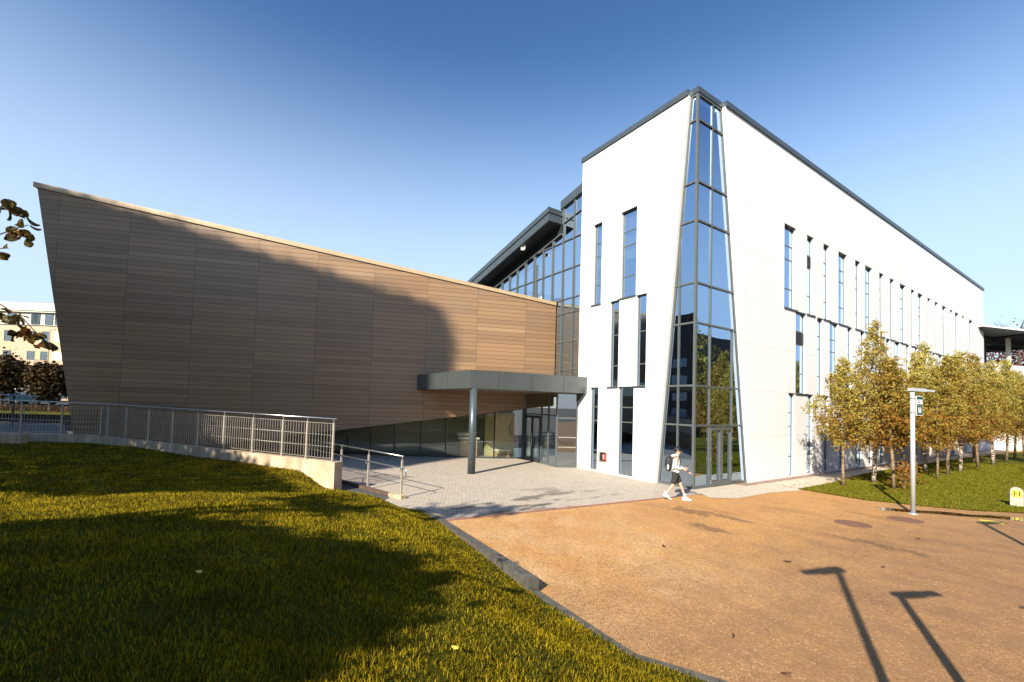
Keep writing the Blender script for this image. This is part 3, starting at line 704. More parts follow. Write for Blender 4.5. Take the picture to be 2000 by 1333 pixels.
s1 = MB(); s1.beam((-.16, -.10, .02), (.18, -.26, -.10), .17, .15); s1.beam((-.19, -.09, .11), (.21, -.28, .0), .19, .02); s1.build('housing', 'white', sc)

# ------------------------------------------------------------------ entrance
ent = thing('entrance_lobby', 'glass entrance lobby with double doors under the dark canopy', 'entrance')
V0, V1, V2 = Vector((-10.82, -.45, 0)), Vector((-7.19, -.91, 0)), Vector((-6.66, -.02, 0)); HT = 3.8
vd = (V1-V0).normalized()
fm = MB(); gm = MB()
def P2(s): return V0+vd*s
for s in (.07, .30, 2.09, 2.81, 3.62):
    p = P2(s); fm.beam((p.x, p.y, 0), (p.x, p.y, HT), .07, .10, (vd.x, vd.y, 0))
q0, q1 = P2(.07), P2(3.62)
for z in (.05, 2.62, HT-.05): 
    if z > 1: fm.beam((q0.x, q0.y, z), (q1.x, q1.y, z), .10, .07)
for (sa, sb) in ((.07, .30), (2.09, 3.62)):
    a, b = P2(sa), P2(sb); fm.beam((a.x, a.y, .06), (b.x, b.y, .06), .10, .1)
for z in (.06, 2.5, HT-.05): fm.beam((V1.x, V1.y, z), (V2.x, V2.y, z), .10, .06)
fm.beam((V2.x-.03, V2.y, 0), (V2.x-.03, V2.y, HT), .09, .09)
fm.build('frame', 'frame', ent)
gm.add([(V0.x, V0.y, .05), (V1.x, V1.y, .05), (V1.x, V1.y, HT), (V0.x, V0.y, HT)], [(0, 1, 2, 3)]); gm.build('pane', 'clear', ent, fix=False)
gm = MB(); gm.add([(V1.x, V1.y, .05), (V2.x, V2.y, .05), (V2.x, V2.y, HT), (V1.x, V1.y, HT)], [(0, 1, 2, 3)]); gm.build('pane', 'litglass', ent, fix=False)
dn = Vector((vd.y, -vd.x, 0))
for (sa, sb) in ((.33, 1.17), (1.20, 2.05)):
    dm = MB(); a, b = P2(sa)+dn*.06, P2(sb)+dn*.06
    dm.beam((a.x, a.y, .03), (a.x, a.y, 2.55), .10, .05, (vd.x, vd.y, 0)); dm.beam((b.x, b.y, .03), (b.x, b.y, 2.55), .10, .05, (vd.x, vd.y, 0))
    dm.beam((a.x, a.y, .13), (b.x, b.y, .13), .05, .2); dm.beam((a.x, a.y, 2.48), (b.x, b.y, 2.48), .05, .14)
    d_ = dm.build('door', 'dark_frame', ent)
    h_ = MB(); c = P2(sb-.13 if sa < 1 else sa+.13)+dn*.10; e = dn*.07
    h_.tube([(c.x, c.y, .85), (c.x+e.x, c.y+e.y, .88), (c.x+e.x, c.y+e.y, 1.55), (c.x, c.y, 1.58)], .018, 8); h_.build('handle', 'steel', d_, smooth=True)
dots = MB(); sd = (V2-V1).normalized(); sn = Vector((sd.y, -sd.x, 0))
for z in (1.02, 1.52):
    for i in range(8):
        c = V1+sd*(.12+i*.115)+sn*.01
        dots.add([(c.x-sd.x*.02, c.y-sd.y*.02, z-.02), (c.x+sd.x*.02, c.y+sd.y*.02, z-.02), (c.x+sd.x*.02, c.y+sd.y*.02, z+.02), (c.x-sd.x*.02, c.y-sd.y*.02, z+.02)], [(0, 1, 2, 3)])
dots.build('dot_pattern', 'white', ent)
im = MB(); im.add([(-10.9, -.4, .02), (-7.2, -.85, .02), (-6.75, 0, .02), (-6.8, 6, .02), (-14, 6, .02)], [(0, 1, 2, 3, 4)]); im.build('floor', 'intfloor', ent)
im = MB(); im.box((-14.6, 5.2, 0), (-6.8, 5.35, 3.9)); im.box((-9.3, 2.3, 0), (-8.9, 2.7, 3.9)); im.add([(-10.9, -.3, 3.9), (-7.2, -.8, 3.9), (-6.8, 6, 3.9), (-15, 6, 3.9)], [(0, 1, 2, 3)]); im.build('inner_wall', 'lobby', ent)
bk = MB(); bk.beam((-12.75, -1.9, 1.3), (-12.1, -.2, 1.3), .08, 2.6); bk.build('partition', simple('ochre_wall', (.55, .46, .22), .7, 0, .08, 2), shop)
# reception desk seen through the shopfront
dk = thing('reception_desk', 'pale topped oak reception desk standing inside the glass front', 'desk', (-13.0, -2.85, .02), rad(66))
b1 = MB(); b1.box((-.5, -.3, 0), (.5, .3, 1.0)); b1.build('body', 'wood', dk)
b1 = MB(); b1.box((-.62, -.4, 1.0), (.62, .4, 1.1)); b1.box((-.7, -.4, 1.25), (.1, .1, 1.33)); b1.box((-.6, -.05, 1.1), (0, .05, 1.25)); b1.build('top', 'oakwhite', dk)
bn = thing('bench', 'low pale bench inside the glass beside the entrance doors', 'bench', (-11.85, -1.25, .02), rad(68))
b1 = MB(); b1.box((-.5, -.2, .35), (.5, .2, .45)); b1.build('seat', 'oakwhite', bn)
for sx in (-.4, .4):
    b1 = MB(); b1.box((sx-.06, -.16, 0), (sx+.06, .16, .35)); b1.build('leg', 'wood', bn)

can = thing('entrance_canopy', 'dark grey metal entrance canopy on one round column', 'canopy')
K = Vector((-6.93, -6.12, 0)); Rr = Vector((-6.02, -.03, 0)); Lf = Vector((-12.66, -6.32, 0)); Bk = P0+CL*2.6+Vector((.02, 0, 0))
poly = [Lf, K, Rr, Vector((-6.72, -.03, 0)), Vector((-6.72, .9, 0)), Vector((-9.7, .9, 0))]
cz0, cz1 = 3.77, 4.59
c1 = MB(); c1.prism([(p.x, p.y, cz0) for p in poly], (0, 0, cz1-cz0)); c1.build('fascia', 'canopy', can)
c1 = MB(); inner = [Lf+(K-Lf)*.02+Vector((0, .05, 0)), K+Vector((-.06, .06, 0)), Rr+Vector((-.06, -.03, 0)), Vector((-9.8, -.1, 0))]
c1.prism([(p.x, p.y, cz0-.012) for p in inner], (0, 0, .008)); c1.build('soffit', 'soffit', can)
c1 = MB()
for (a, b, t) in ((K, Rr, .22), (K, Rr, .5), (K, Rr, .78), (Lf, K, .3), (Lf, K, .62)):
    p = a+(b-a)*t; d = (b-a).normalized(); nn = Vector((d.y, -d.x, 0))*.003
    c1.beam((p.x+nn.x, p.y+nn.y, cz0), (p.x+nn.x, p.y+nn.y, cz1), .006, .012, (nn.x, nn.y, 0))
c1.build('panel_joint', 'dark_frame', can)
c1 = MB()
for (px, py) in ((-8.2, -4.6), (-7.6, -2.8), (-8.6, -1.8), (-10.2, -4.4), (-9.4, -3.0)):
    c1.tube([(px, py, cz0-.02), (px, py, cz0-.011)], .07, 12)
c1.build('downlight', 'white', can)
c1 = MB(); c1.add([(-6.02, -.04, cz0), (-6.62, -.04, cz0), (-6.62, -.04, cz0-.5), (-6.02, -.04-.001, cz0)], [(0, 1, 2)]); 
c1 = MB(); c1.prism([(-6.05, -.005, cz0-.002), (-6.6, -.005, cz0-.002), (-6.6, -.005, cz0-.42)], (0, -.12, 0)); c1.build('bracket', 'canopy', can)
c1 = MB(); c1.tube([(-7.03, -5.88, 0), (-7.03, -5.88, cz0)], .17, 28)
col = c1.build('column', 'coping', can, smooth=False)
for p in col.data.polygons: p.use_smooth = len(p.vertices) == 4
c1 = MB()
for z in (1.35, 2.5): c1.tube([(-7.03, -5.88, z), (-7.03, -5.88, z+.012)], .1725, 28)
c1.build('column_joint', 'dark_frame', col)

# ------------------------------------------------------------------ ramp wall and railings
wt = lambda t: 1.0+.012*t
rw = thing('retaining_wall', 'low stained concrete retaining wall beside the lawn', 'wall')
def wallseg(A, B, n, za, zb):
    th = -n*.36; p = [A, B, B+th, A+th]; b1 = MB()
    b1.add([(q.x, q.y, -.1) for q in p]+[(p[0].x, p[0].y, za), (p[1].x, p[1].y, zb), (p[2].x, p[2].y, zb), (p[3].x, p[3].y, za)], [(0,1,2,3),(4,7,6,5),(0,4,5,1),(1,5,6,2),(2,6,7,3),(3,7,4,0)])
    b1.build('wall', 'conc', rw)
wallseg(E0, E1, DN, wt(0), wt(TL)); wallseg(E1-DV2*.001, Q2, DN2, wt(TL)+.05, wt(TL)+.12)
b1 = MB(); q = Vector(far(-60, 800, 18.4)); q.z = .5; q2_ = Vector(far(52, 800, 18.6)); q2_.z = .5
b1.beam((q.x, q.y, .62), (q2_.x, q2_.y, .62), .35, 1.28); b1.build('pier', 'conc', rw)
lg = thing('ramp_railing', 'grey metal railing of upright slats on the concrete retaining wall', 'railing')
zt = lambda t: 2.43+.013*t
def on(t):
    if t <= TL: return E0+DV*t-DN*.12
    return E1+DV2*(t-TL)-DN2*.12
ps = [.22, 1.40, 2.55, 4.05, 5.62, 7.18, 8.76, 10.34, 11.92, 13.3, TL+.02]
ps2 = [TL+.02, TL+1.6, TL+3.2, TL+4.8, TL+6.4, TL+8.0]
for t in ps+ps2[1:]:
    q = on(t); b1 = MB(); d_ = DV if t < TL else DV2; z0_ = wt(min(t, TL))+(.06 if t > TL else 0)
    b1.beam((q.x, q.y, z0_), (q.x, q.y, zt(t)-.14), .055, .06, (d_.x, d_.y, 0)); b1.tube([(q.x, q.y, zt(t)-.14), (q.x, q.y, zt(t)-.02)], .012, 6)
    b1.beam((q.x, q.y, z0_), (q.x, q.y, z0_+.015), .16, .16, (d_.x, d_.y, 0)); b1.build('post', 'galv', lg)
b1 = MB(); b1.tube([on(t)+Vector((0, 0, zt(t))) for t in (.12, 5, 10, TL-.1, TL+.1, TL+4, TL+9)], .026, 10); b1.build('handrail', 'steel', lg, smooth=True)
for t0, t1, fin in [(a_, c_, True) for a_, c_ in zip(ps[:-1], ps[1:])]+[(a_, c_, False) for a_, c_ in zip(ps2[:-1], ps2[1:])]:
    n = max(5, int(round((t1-t0)/.125))); b1 = MB(); z0_ = .06 if not fin else 0
    for kk in range(1, n):
        t = t0+(t1-t0)*kk/n; q = on(t); zz0 = wt(min(t, TL))+.09+z0_; zz1 = zt(t)-.16
        if fin:
            e = (DN*.80-DV*.60).normalized()*.034
            b1.beam((q.x-e.x, q.y-e.y, (zz0+zz1)/2), (q.x+e.x, q.y+e.y, (zz0+zz1)/2), .008, zz1-zz0)
        else: b1.tube([(q.x, q.y, zz0), (q.x, q.y, zz1)], .008, 5)
    a_, c_ = on(t0), on(t1)
    b1.beam((a_.x, a_.y, wt(min(t0, TL))+.09+z0_), (c_.x, c_.y, wt(min(t1, TL))+.09+z0_), .03, .012); b1.beam((a_.x, a_.y, zt(t0)-.16), (c_.x, c_.y, zt(t1)-.16), .03, .012)
    b1.build('slat_panel', 'galv', lg)
b1 = MB()
for dz in (.45, .85):
    b1.tube([on(t)-(DN if t <= TL else DN2)*.2+Vector((0, 0, wt(min(t, TL))+dz)) for t in (.5, 7, TL-.2)], .014, 6)
for dz in (.38, .60):
    b1.tube([on(t)-DN2*.12+Vector((0, 0, wt(TL)+dz+.02*(t-TL))) for t in (TL, TL+4, TL+9)], .018, 6)
b1.build('mid_rail', 'galv', lg, smooth=True)
# far ramp side railing (in front of the brown hall's slanted end)
fr = thing('far_railing', 'dark thin barred railing with round top rail beyond the ramp at far left', 'railing')
FA, FB = Vector(far(-200, 800, 24)), Vector(far(74, 800, 24)); FA.z = FB.z = 0; fd = (FB-FA).normalized(); FL = (FB-FA).length
b1 = MB(); b1.tube([(FA.x, FA.y, 2.98), (FB.x, FB.y, 2.82)], .026, 8); b1.build('handrail', 'steel', fr, smooth=True)
for t in np.arange(.3, FL, 1.5):
    q = FA+fd*t; b1 = MB(); b1.beam((q.x, q.y, 1.2), (q.x, q.y, 2.85), .06, .08, (fd.x, fd.y, 0)); b1.build('post', 'dark_frame', fr)
b1 = MB()
for t in np.arange(.2, FL, .14): q = FA+fd*t; b1.tube([(q.x, q.y, 1.3), (q.x, q.y, 2.7)], .009, 5)
b1.beam((FA.x, FA.y, 2.7), (FB.x, FB.y, 2.7), .03, .02); b1.build('baluster_panel', 'dark_frame', fr)
b1 = MB(); p = [Vector(far(-400, 800, 20)), Vector(far(140, 800, 20.2)), Vector(far(125, 800, 29)), Vector(far(-400, 800, 29))]
b1.add([(q.x, q.y, 1.05) for q in p]+[(q.x, q.y, 0) for q in p], [(0,1,2,3),(0,1,5,4),(1,2,6,5)]); b1.build('ramp', 'road')['kind'] = 'structure'

# lower handrail on the plaza with its kerb
A_, B_ = Vector((-5.51, -10.82, 0)), Vector((-3.56, -10.31, 0)); hd = (B_-A_).normalized()
hr = thing('step_handrail', 'two bar stainless handrail on square posts beside the plaza ramp', 'handrail')
for t in (-1.95, 0, 2.01):
    q = A_+hd*t; b1 = MB(); b1.beam((q.x, q.y, .02), (q.x, q.y, 1.20), .055, .06, (hd.x, hd.y, 0)); b1.tube([(q.x, q.y, 1.20), (q.x, q.y, 1.33)], .012, 6)
    b1.beam((q.x, q.y, .05), (q.x, q.y, .065), .15, .15, (hd.x, hd.y, 0)); b1.build('post', 'galv', hr)
zz = lambda t: 1.33+.008*(2-t)
e1 = MB(); e1.tube([A_+hd*t+Vector((0, 0, zz(t))) for t in (-6, -2, 0, 2.06)], .024, 10); e1.build('handrail', 'steel', hr, smooth=True)
sn_ = Vector((hd.y, -hd.x, 0))*.09
e1 = MB(); e1.tube([A_+hd*t+sn_+Vector((0, 0, zz(t)-.36)) for t in (-6, -2, 0, 2.28)]+[A_+hd*2.36+sn_+Vector((0, 0, .95)), A_+hd*2.36+sn_+Vector((0, 0, .72))], .02, 8)
for t in (0, 2.01):
    q = A_+hd*t; e1.tube([(q.x, q.y, .88), (q.x+sn_.x*1.2, q.y+sn_.y*1.2, .88), (q.x+sn_.x, q.y+sn_.y, .96)], .008, 6)
e1.build('lower_rail', 'steel', hr, smooth=True)
kb = MB()
q0, q1, q2 = A_-hd*3.0-Vector((0, .12, 0)), A_+hd*1.6-Vector((0, .10, 0)), A_+hd*2.25-Vector((0, .06, 0))
kb.beam((q0.x, q0.y, .045), (q1.x, q1.y, .045), .12, .11); kb.build('ramp_kerb', simple('brick_kerb', (.10, .06, .04), .85, 0, .3, 9))['kind'] = 'structure'
b1 = MB(); b1.beam((q1.x, q1.y, .055), (q2.x, q2.y, .055), .2, .13); o = b1.build('kerb_block', 'conc')
tag(o, 'small pale concrete kerb block under the last handrail post', 'kerb block')
flat_poly('ramp_surface', [(q0.x, q0.y-.02), (q1.x, q1.y-.03), (q1.x+.25, q1.y-.12), (-3.0, -11.3), (-5.2, -11.95), (-8.2, -12.7)], .008, 'road')
sp_ = thing('spout', 'short upright steel stub beside the end of the concrete wall', 'stub', (-6.35, -10.75, 0))
b1 = MB(); b1.tube([(0, 0, 0), (0, 0, .2)], .03, 10); b1.tube([(0, 0, .2), (0, 0, .22)], .036, 10); b1.build('stub_pipe', 'steel', sp_)

# ------------------------------------------------------------------ lamp posts
lamp = thing('lamp_post', 'pale grey lamp post with a green double sign in front of the birches', 'lamp post', (5.62, 3.02, 0))
b1 = MB(); b1.tube([(0, 0, 0), (0, 0, 3.9)], [.064, .058], 20); b1.tube([(0, 0, 0), (0, 0, .03)], .12, 20)
pole = b1.build('pole', 'lamp', lamp)
for p in pole.data.polygons: p.use_smooth = len(p.vertices) == 4
ar = RIGHT*.98+FWD*.2; ar = ar.normalized()
b1 = MB(); b1.beam(Vector((0, 0, 3.93))-ar*.09, Vector((0, 0, 3.91))+ar*.45, .17, .10); b1.beam(Vector((0, 0, 3.915))+ar*.45, Vector((0, 0, 3.90))+ar*.80, .16, .06)
b1.build('lamp_head', 'lamp', lamp)
sg = Vector((RIGHT.x, RIGHT.y, 0))*.93+FWD*.36; sg.normalize(); sf_ = Vector((sg.y, -sg.x, 0))
if sf_.dot(FWD) > 0: sf_ = -sf_
b1 = MB(); s0 = sf_*.085+sg*.02
b1.beam(Vector((0, 0, 3.42))+s0, Vector((0, 0, 3.42))+s0+sg*.33, .02, .62)
sign = b1.build('sign', 'white', lamp)
b1 = MB(); s1 = sf_*.097+sg*.02
def plate(mb, u0, u1, z0, z1, d): 
    a = sf_*(.085+d)+sg*(.02+u0); b = sf_*(.085+d)+sg*(.02+u1); mb.beam(Vector((a.x, a.y, (z0+z1)/2)), Vector((b.x, b.y, (z0+z1)/2)), .004, z1-z0)
plate(b1, .015, .315, 3.13, 3.415, .013); plate(b1, .015, .315, 3.425, 3.71, .013); b1.build('green_panel', 'green', sign)
b1 = MB(); plate(b1, .03, .31, 3.47, 3.61, .017); plate(b1, .09, .23, 3.20, 3.36, .017); b1.build('paper_notice', 'white', sign)
b1 = MB()
for (u0, u1, z) in ((.06, .10, 3.56), (.115, .17, 3.56), (.06, .09, 3.515), (.11, .18, 3.515), (.12, .15, 3.32), (.165, .19, 3.32), (.12, .15, 3.285), (.16, .195, 3.25), (.12, .145, 3.24), (.26, .285, 3.56), (.26, .285, 3.52)):
    plate(b1, u0, u1, z, z+.022, .021)
b1.build('lettering', 'black', sign)
b1 = MB()
for z in (3.2, 3.65): b1.tube([(0, 0, z), (0, 0, z+.03)], .082, 14)
b1.build('clamp', 'galv', lamp)
# three more of the same lamps stand outside the frame; their shadows fall on the plaza
for (x, y, h, ang, lb) in ((10.25, -11.15, 4.0, 0.0, 'lamp post nearest the photographer, seen only by its shadow'), (10.26, -12.95, 5.6, math.pi, 'taller lamp post behind it, seen only by its shadow'), (9.75, -2.15, 4.0, 0, 'lamp post right of the frame, seen only by its shadow')):
    l2 = copy_tree(lamp); l2.location = (x, y, 0); l2.rotation_euler.z = ang; l2.scale = (1, 1, h/4.0); l2['label'] = lb
    for ch in [c for c in l2.children if c.name.startswith('sign') or c.name.startswith('clamp')]:
        for c2 in list(ch.children): D.objects.remove(c2)
        D.objects.remove(ch)

# hydrant marker
hy = thing('hydrant_marker', 'round topped stone marker post with a yellow H plate on the right lawn', 'marker post', (G(1985.5, 990.5)[0], G(1985.5, 990.5)[1], 0.02))
hrx = (RIGHT*.75-FWD*.62).normalized(); hf = Vector((hrx.y, -hrx.x, 0)); hf = hf if hf.dot(FWD) < 0 else -hf
pr = [(-.16, 0)]+[(-.16, .52)]+[(-.16*math.cos(a), .52+.15*math.sin(a)) for a in np.linspace(.2, math.pi-.2, 9)]+[(.16, .52), (.16, 0)]
b1 = MB(); b1.prism([hrx*u+Vector((0, 0, z))+hf*.06 for u, z in pr], -hf*.12); b1.build('stone_post', 'stone', hy)
b1 = MB(); b1.prism([hrx*u+Vector((0, 0, z))+hf*.061 for u, z in ((-.12, .33), (.12, .33), (.12, .57), (-.12, .57))], hf*.006); pl = b1.build('plate', 'yellow', hy)
b1 = MB()
for (u0, u1, z0, z1) in ((-.075, -.045, .37, .53), (.045, .075, .37, .53), (-.045, .045, .437, .463), (-.118, .118, .332, .34), (-.118, .118, .56, .568), (-.118, -.11, .34, .56), (.11, .118, .34, .56), (-.095, -.025, .525, .535), (.025, .095, .525, .535), (-.095, -.025, .365, .373), (.025, .095, .365, .373)):
    b1.prism([hrx*u+Vector((0, 0, z))+hf*.069 for u, z in ((u0, z0), (u1, z0), (u1, z1), (u0, z1))], hf*.003)
b1.build('letter_h', 'black', pl)

# manhole covers, drain marker, puddles
for (c, r_, lb) in (((5.14, -.30), .43, 'round rusty manhole cover nearer the photographer'), ((5.74, 1.80), .42, 'round rusty manhole cover beside the foot of the lamp post')):
    b1 = MB(); b1.tube([(0, 0, -.01), (0, 0, .008)], r_, 32); 
    mh = b1.build('manhole_cover', 'iron'); mh.location = (c[0], c[1], 0); tag(mh, lb, 'manhole cover', 'manhole covers on the plaza')
b1 = MB(); b1.box((-.22, -.16, -.005), (.22, .16, .012)); b1.box((-.16, -.10, .012), (.16, .10, .018)); o = b1.build('valve_cover', 'yellow'); o.location = (7.15, 4.0, 0); o.rotation_euler.z = .6
tag(o, 'small yellow valve cover in the orange surface', 'valve cover')
def puddle(cx, cy, ax, ay, rot, seed):
    rr = random.Random(seed); n = 40; ph = [rr.uniform(0, 6.3) for _ in range(4)]; pts = []
    for i in range(n):
        a = 2*math.pi*i/n; k = 1+.22*math.sin(2*a+ph[0])+.15*math.sin(3*a+ph[1])+.1*math.sin(5*a+ph[2])
        u, v = ax*k*math.cos(a), ay*k*math.sin(a); pts.append((cx+u*math.cos(rot)-v*math.sin(rot), cy+u*math.sin(rot)+v*math.cos(rot)))
    flat_poly('puddle', pts, .003, 'water')
puddle(5.95, 4.0, 1.25, .33, rad(42), 3); puddle(7.3, 5.2, .9, .26, rad(40), 5); puddle(4.95, 3.35, .3, .12, rad(35), 8)

# ------------------------------------------------------------------ trees
def limb_tree(mb, base, h, r, lean, nl, seed, z0f=.3, spread=.28, droop=-.05):
    rr = random.Random(seed); pts = []; b = Vector(base)
    for i in range(9):
        t = i/8; pts.append(b+Vector((lean[0]*t+.04*math.sin(t*7+seed), lean[1]*t+.04*math.cos(t*6+seed), h*t)))
    mb.tube(pts, [r*(1-.88*i/8)+.004 for i in range(9)], 8)
    tips = []
    for i in range(nl):
        t = z0f+(.95-z0f)*i/nl; k = t*8; j = min(7, int(k)); p = pts[j].lerp(pts[j+1], k-j)
        a = i*2.4+rr.uniform(-.4, .4); L = spread*h*(1-t)**.6*rr.uniform(.7, 1.1)+.25
        d = Vector((math.cos(a), math.sin(a), .75)); q1 = p+d*L*.5; q2 = p+Vector((math.cos(a), math.sin(a), .5))*L+Vector((0, 0, droop*L))
        mb.tube([p, q1, q2], [r*.35*(1-t)+.006, .008, .003], 5); tips += [(p, q1), (q1, q2)]
    return pts, tips
def birch_crown(h, seed, n=7000, wid=1.55, z0=2.1, rust=.5):
    r2 = np.random.default_rng(seed); C = []
    nb = 75
    for i in range(nb):
        t = (i+.5)/nb; z = z0+(h-z0)*t**.9; prof = (math.sin(math.pi*min(1, (t*.94+.16)))**.75)*(1-.45*t)
        if t > .93: prof = .10
        a = i*2.399+r2.uniform(-.5, .5); L = wid*prof*r2.uniform(.45, 1.35)
        d = np.array([math.cos(a), math.sin(a), 0]); m_ = int(n/nb*(.25+1.1*prof))
        s = r2.beta(2.0, 1.1, m_); base = np.array([0, 0, z-.25])+d[None]*(s*L)[:, None]+np.array([0, 0, 1])[None]*(.35*s*L-.30*(s*L)**2*1.1)[:, None]
        ncl = max(3, m_//14); cl_c = base[r2.integers(0, m_, ncl)]+r2.normal(0, .12, (ncl, 3))*np.array([1, 1, .8])
        idx = r2.integers(0, ncl, m_); pt = cl_c[idx]+r2.normal(0, .065, (m_, 3))
        pt[:, 2] -= np.abs(r2.normal(0, .20, m_))*(1-t)*1.0
        C.append(pt)
    # hanging lower skirts
    C = np.concatenate(C); C = C[C[:, 2] > z0-.55]; return C
protos = []
for i, (h, wd, n) in enumerate(((5.7, 1.65, 11500), (7.5, 1.95, 15500), (6.4, 1.65, 12500))):
    t = thing('birch_tree', 'proto', 'tree', (0, 0, 0), 0, 'young birches along the long white facade')
    mb = MB(); limb_tree(mb, (0, 0, 0), h*.97, .062 if i != 1 else .095, ((.12, .05), (.30, -.1), (-.1, .1))[i], 16, 3+i)
    mb.build('trunk', ('bark', 'whitebark', 'bark')[i], t, smooth=True)
    quads_obj('crown', leaf_quads(birch_crown(h, 20+i, n, wd), .088), 4, 'birch', t); protos.append(t)
TR = [((2.29, 7.24), 0, 1.0, 0.3, 'first slim birch nearest the glazed corner, with low rust leaves'),
      ((2.68, 9.55), 1, 1.0, 0.0, 'tallest birch with a thick leaning white trunk'),
      ((3.66, 8.29), 0, .96, 2.1, 'slim birch with a small bushy shoot at its foot, just left of the lamp post'),
      ((2.43, 17.97), 1, 1.0, 3.0, 'tall white leaning birch just right of the lamp post'),
      ((3.67, 14.5), 2, .92, 4.0, 'thin brown trunked birch, first trunk right of the lamp post on the lawn front'),
      ((3.53, 17.36), 0, 1.1, 5.0, 'thin birch standing between two white trunks in mid row'),
      ((2.7, 15.5), 2, 1.05, 1.2, 'dark trunked birch near the wall behind the front row'),
      ((3.42, 20.32), 1, .9, 1.0, 'straight white trunked birch in the middle of the row'),
      ((2.5, 22.5), 2, 1.1, 2.6, 'white flaked birch near the wall in the middle distance'),
      ((3.40, 24.6), 2, 1.06, 2.0, 'slender birch at three quarters along the row'),
      ((2.56, 28.42), 0, 1.3, 0.5, 'leaning thin birch near the far end of the facade'),
      ((3.48, 28.2), 1, .95, 3.6, 'bright white trunked birch before the far white wall'),
      ((3.45, 33.0), 2, 1.15, 5.5, 'dark thin birch in front of the far white wall'),
      ((3.3, 37.5), 0, 1.25, 4.4, 'small far birch second from the end of the row'),
      ((3.2, 42.0), 2, 1.15, 1.9, 'farthest birch at the end of the row'),
      ((5.2, 32.0), 0, 1.25, 3.3, 'birch at the right edge of the picture')]
used = [False]*3; rw_ = random.Random(4)
for (xy, k, s, rz, lb) in TR:
    t = protos[k] if not used[k] else copy_tree(protos[k]); used[k] = True
    t.location = (xy[0], xy[1], .02); t.rotation_euler.z = rz; t.scale = (s*rw_.uniform(.88, 1.25), s*rw_.uniform(.85, 1.2), s*rw_.uniform(.95, 1.05)); t['label'] = lb
sb = thing('shrub_shoot', 'small leafy shoot growing at the foot of a birch', 'shrub', (3.95, 8.6, .02))
mb = MB()
for a in range(6): mb.tube([(0, 0, 0), (.12*math.cos(a), .12*math.sin(a), .5), (.22*math.cos(a), .22*math.sin(a), 1.1)], [.01, .007, .003], 5)
mb.build('stem', 'bark', sb)
cc = rng.normal(0, 1, (420, 3))*np.array([.22, .22, .38])+np.array([0, 0, .75]); quads_obj('foliage', leaf_quads(cc, .10), 4, 'birch', sb)

def sun_pt(a, b, t):     # lateral a, height index b, distance t along the sun's ground direction
    return .9025*a-.4308*t, .4308*a+.9025*t, b-.625*t
def shade_tree(label, poly_a, poly_b, t0, dt, n, size, trunk_a, soft=.22):  # unseen leaf crown, filled to the outline of the shade it casts
    P_ = list(zip(poly_a, poly_b)); A = []; tot = 0
    amin, amax, bmin, bmax = min(poly_a), max(poly_a), min(poly_b), max(poly_b)
    while tot < n:
        a = rng.uniform(amin, amax, n); b = rng.uniform(bmin, bmax, n); k = inpoly(a, b, P_); A.append(np.stack([a[k], b[k]], 1)); tot += k.sum()
    A = np.concatenate(A)[:n]; A += rng.normal(0, soft, A.shape)*(rng.uniform(0, 1, (n, 1)) < .5); t = t0+rng.uniform(-dt, dt, n); x, y, z = sun_pt(A[:, 0], A[:, 1], t)
    bx, by, _ = sun_pt(trunk_a, 0, t0); tr = thing('shade_caster', label, 'tree', (bx, by, 0))
    C = np.stack([x-bx, y-by, z], 1); C = C[C[:, 2] > .5]
    quads_obj('crown', leaf_quads(C, size), 4, 'bigleaf', tr)
    zt_ = sun_pt(trunk_a, sum(poly_b)/len(poly_b), t0)[2]
    mb = MB(); mb.tube([(0, 0, 0), (0, 0, zt_*.5), (0, 0, zt_)], [.4, .28, .12], 10); mb.build('trunk', 'darkbark', tr)
top1 = lambda a: 8.3+(a+13.5)*.25
shade_tree('tallest unseen leaf mass behind the photographer, added to shade the brown wall', [-22, -13.4, -12.9, -12.8, -16.4, -17.2, -22], [top1(-22), 8.65, 7.2, -2.8, -3.0, -4.6, -5], -48, 1.8, 52000, .30, -17)
shade_tree('second unseen leaf mass farther left behind the photographer, added to shade the wall and ramp', [-36, -21.5, -21.5, -36], [top1(-36), top1(-21.5), -9, -9], -48, 2.2, 70000, .38, -28)
shade_tree('unseen broad low tree left of the photographer, crown shaped to shade the far lawn', [-40, -16.5, -11.6, -8.8, -7.2, -9.3, -10.6, -14, -40], [-4.5, -4.4, -5.5, -6.1, -6.5, -7.6, -8.4, -9.2, -10], -26, 1.4, 34000, .28, -18)
shade_tree('unseen broad low tree behind the photographer, crown shaped to shade the near lawn', [-22, -6.3, -5.0, -3.2, -1.9, -.9, -.25, .05, -.4, -22], [-11, -9.2, -8.2, -7.85, -7.65, -7.9, -8.5, -9.6, -12, -12.6], -24, 1.4, 34000, .26, -6, .22)
shade_tree('unseen small loose tree behind the photographer, crown shaped to dapple the lawn edge', [-6.6, -4.4, -4.2, -6.4], [-6.35, -6.9, -7.35, -6.85], -24, .7, 220, .28, -5.5)

shade_tree('unseen thin tree behind the photographer, crown shaped to dapple the paving by the handrail', [-6.4, -4.3, -3.6, -5.8], [-5.3, -4.1, -4.5, -5.7], -26, .8, 330, .26, -5.0)
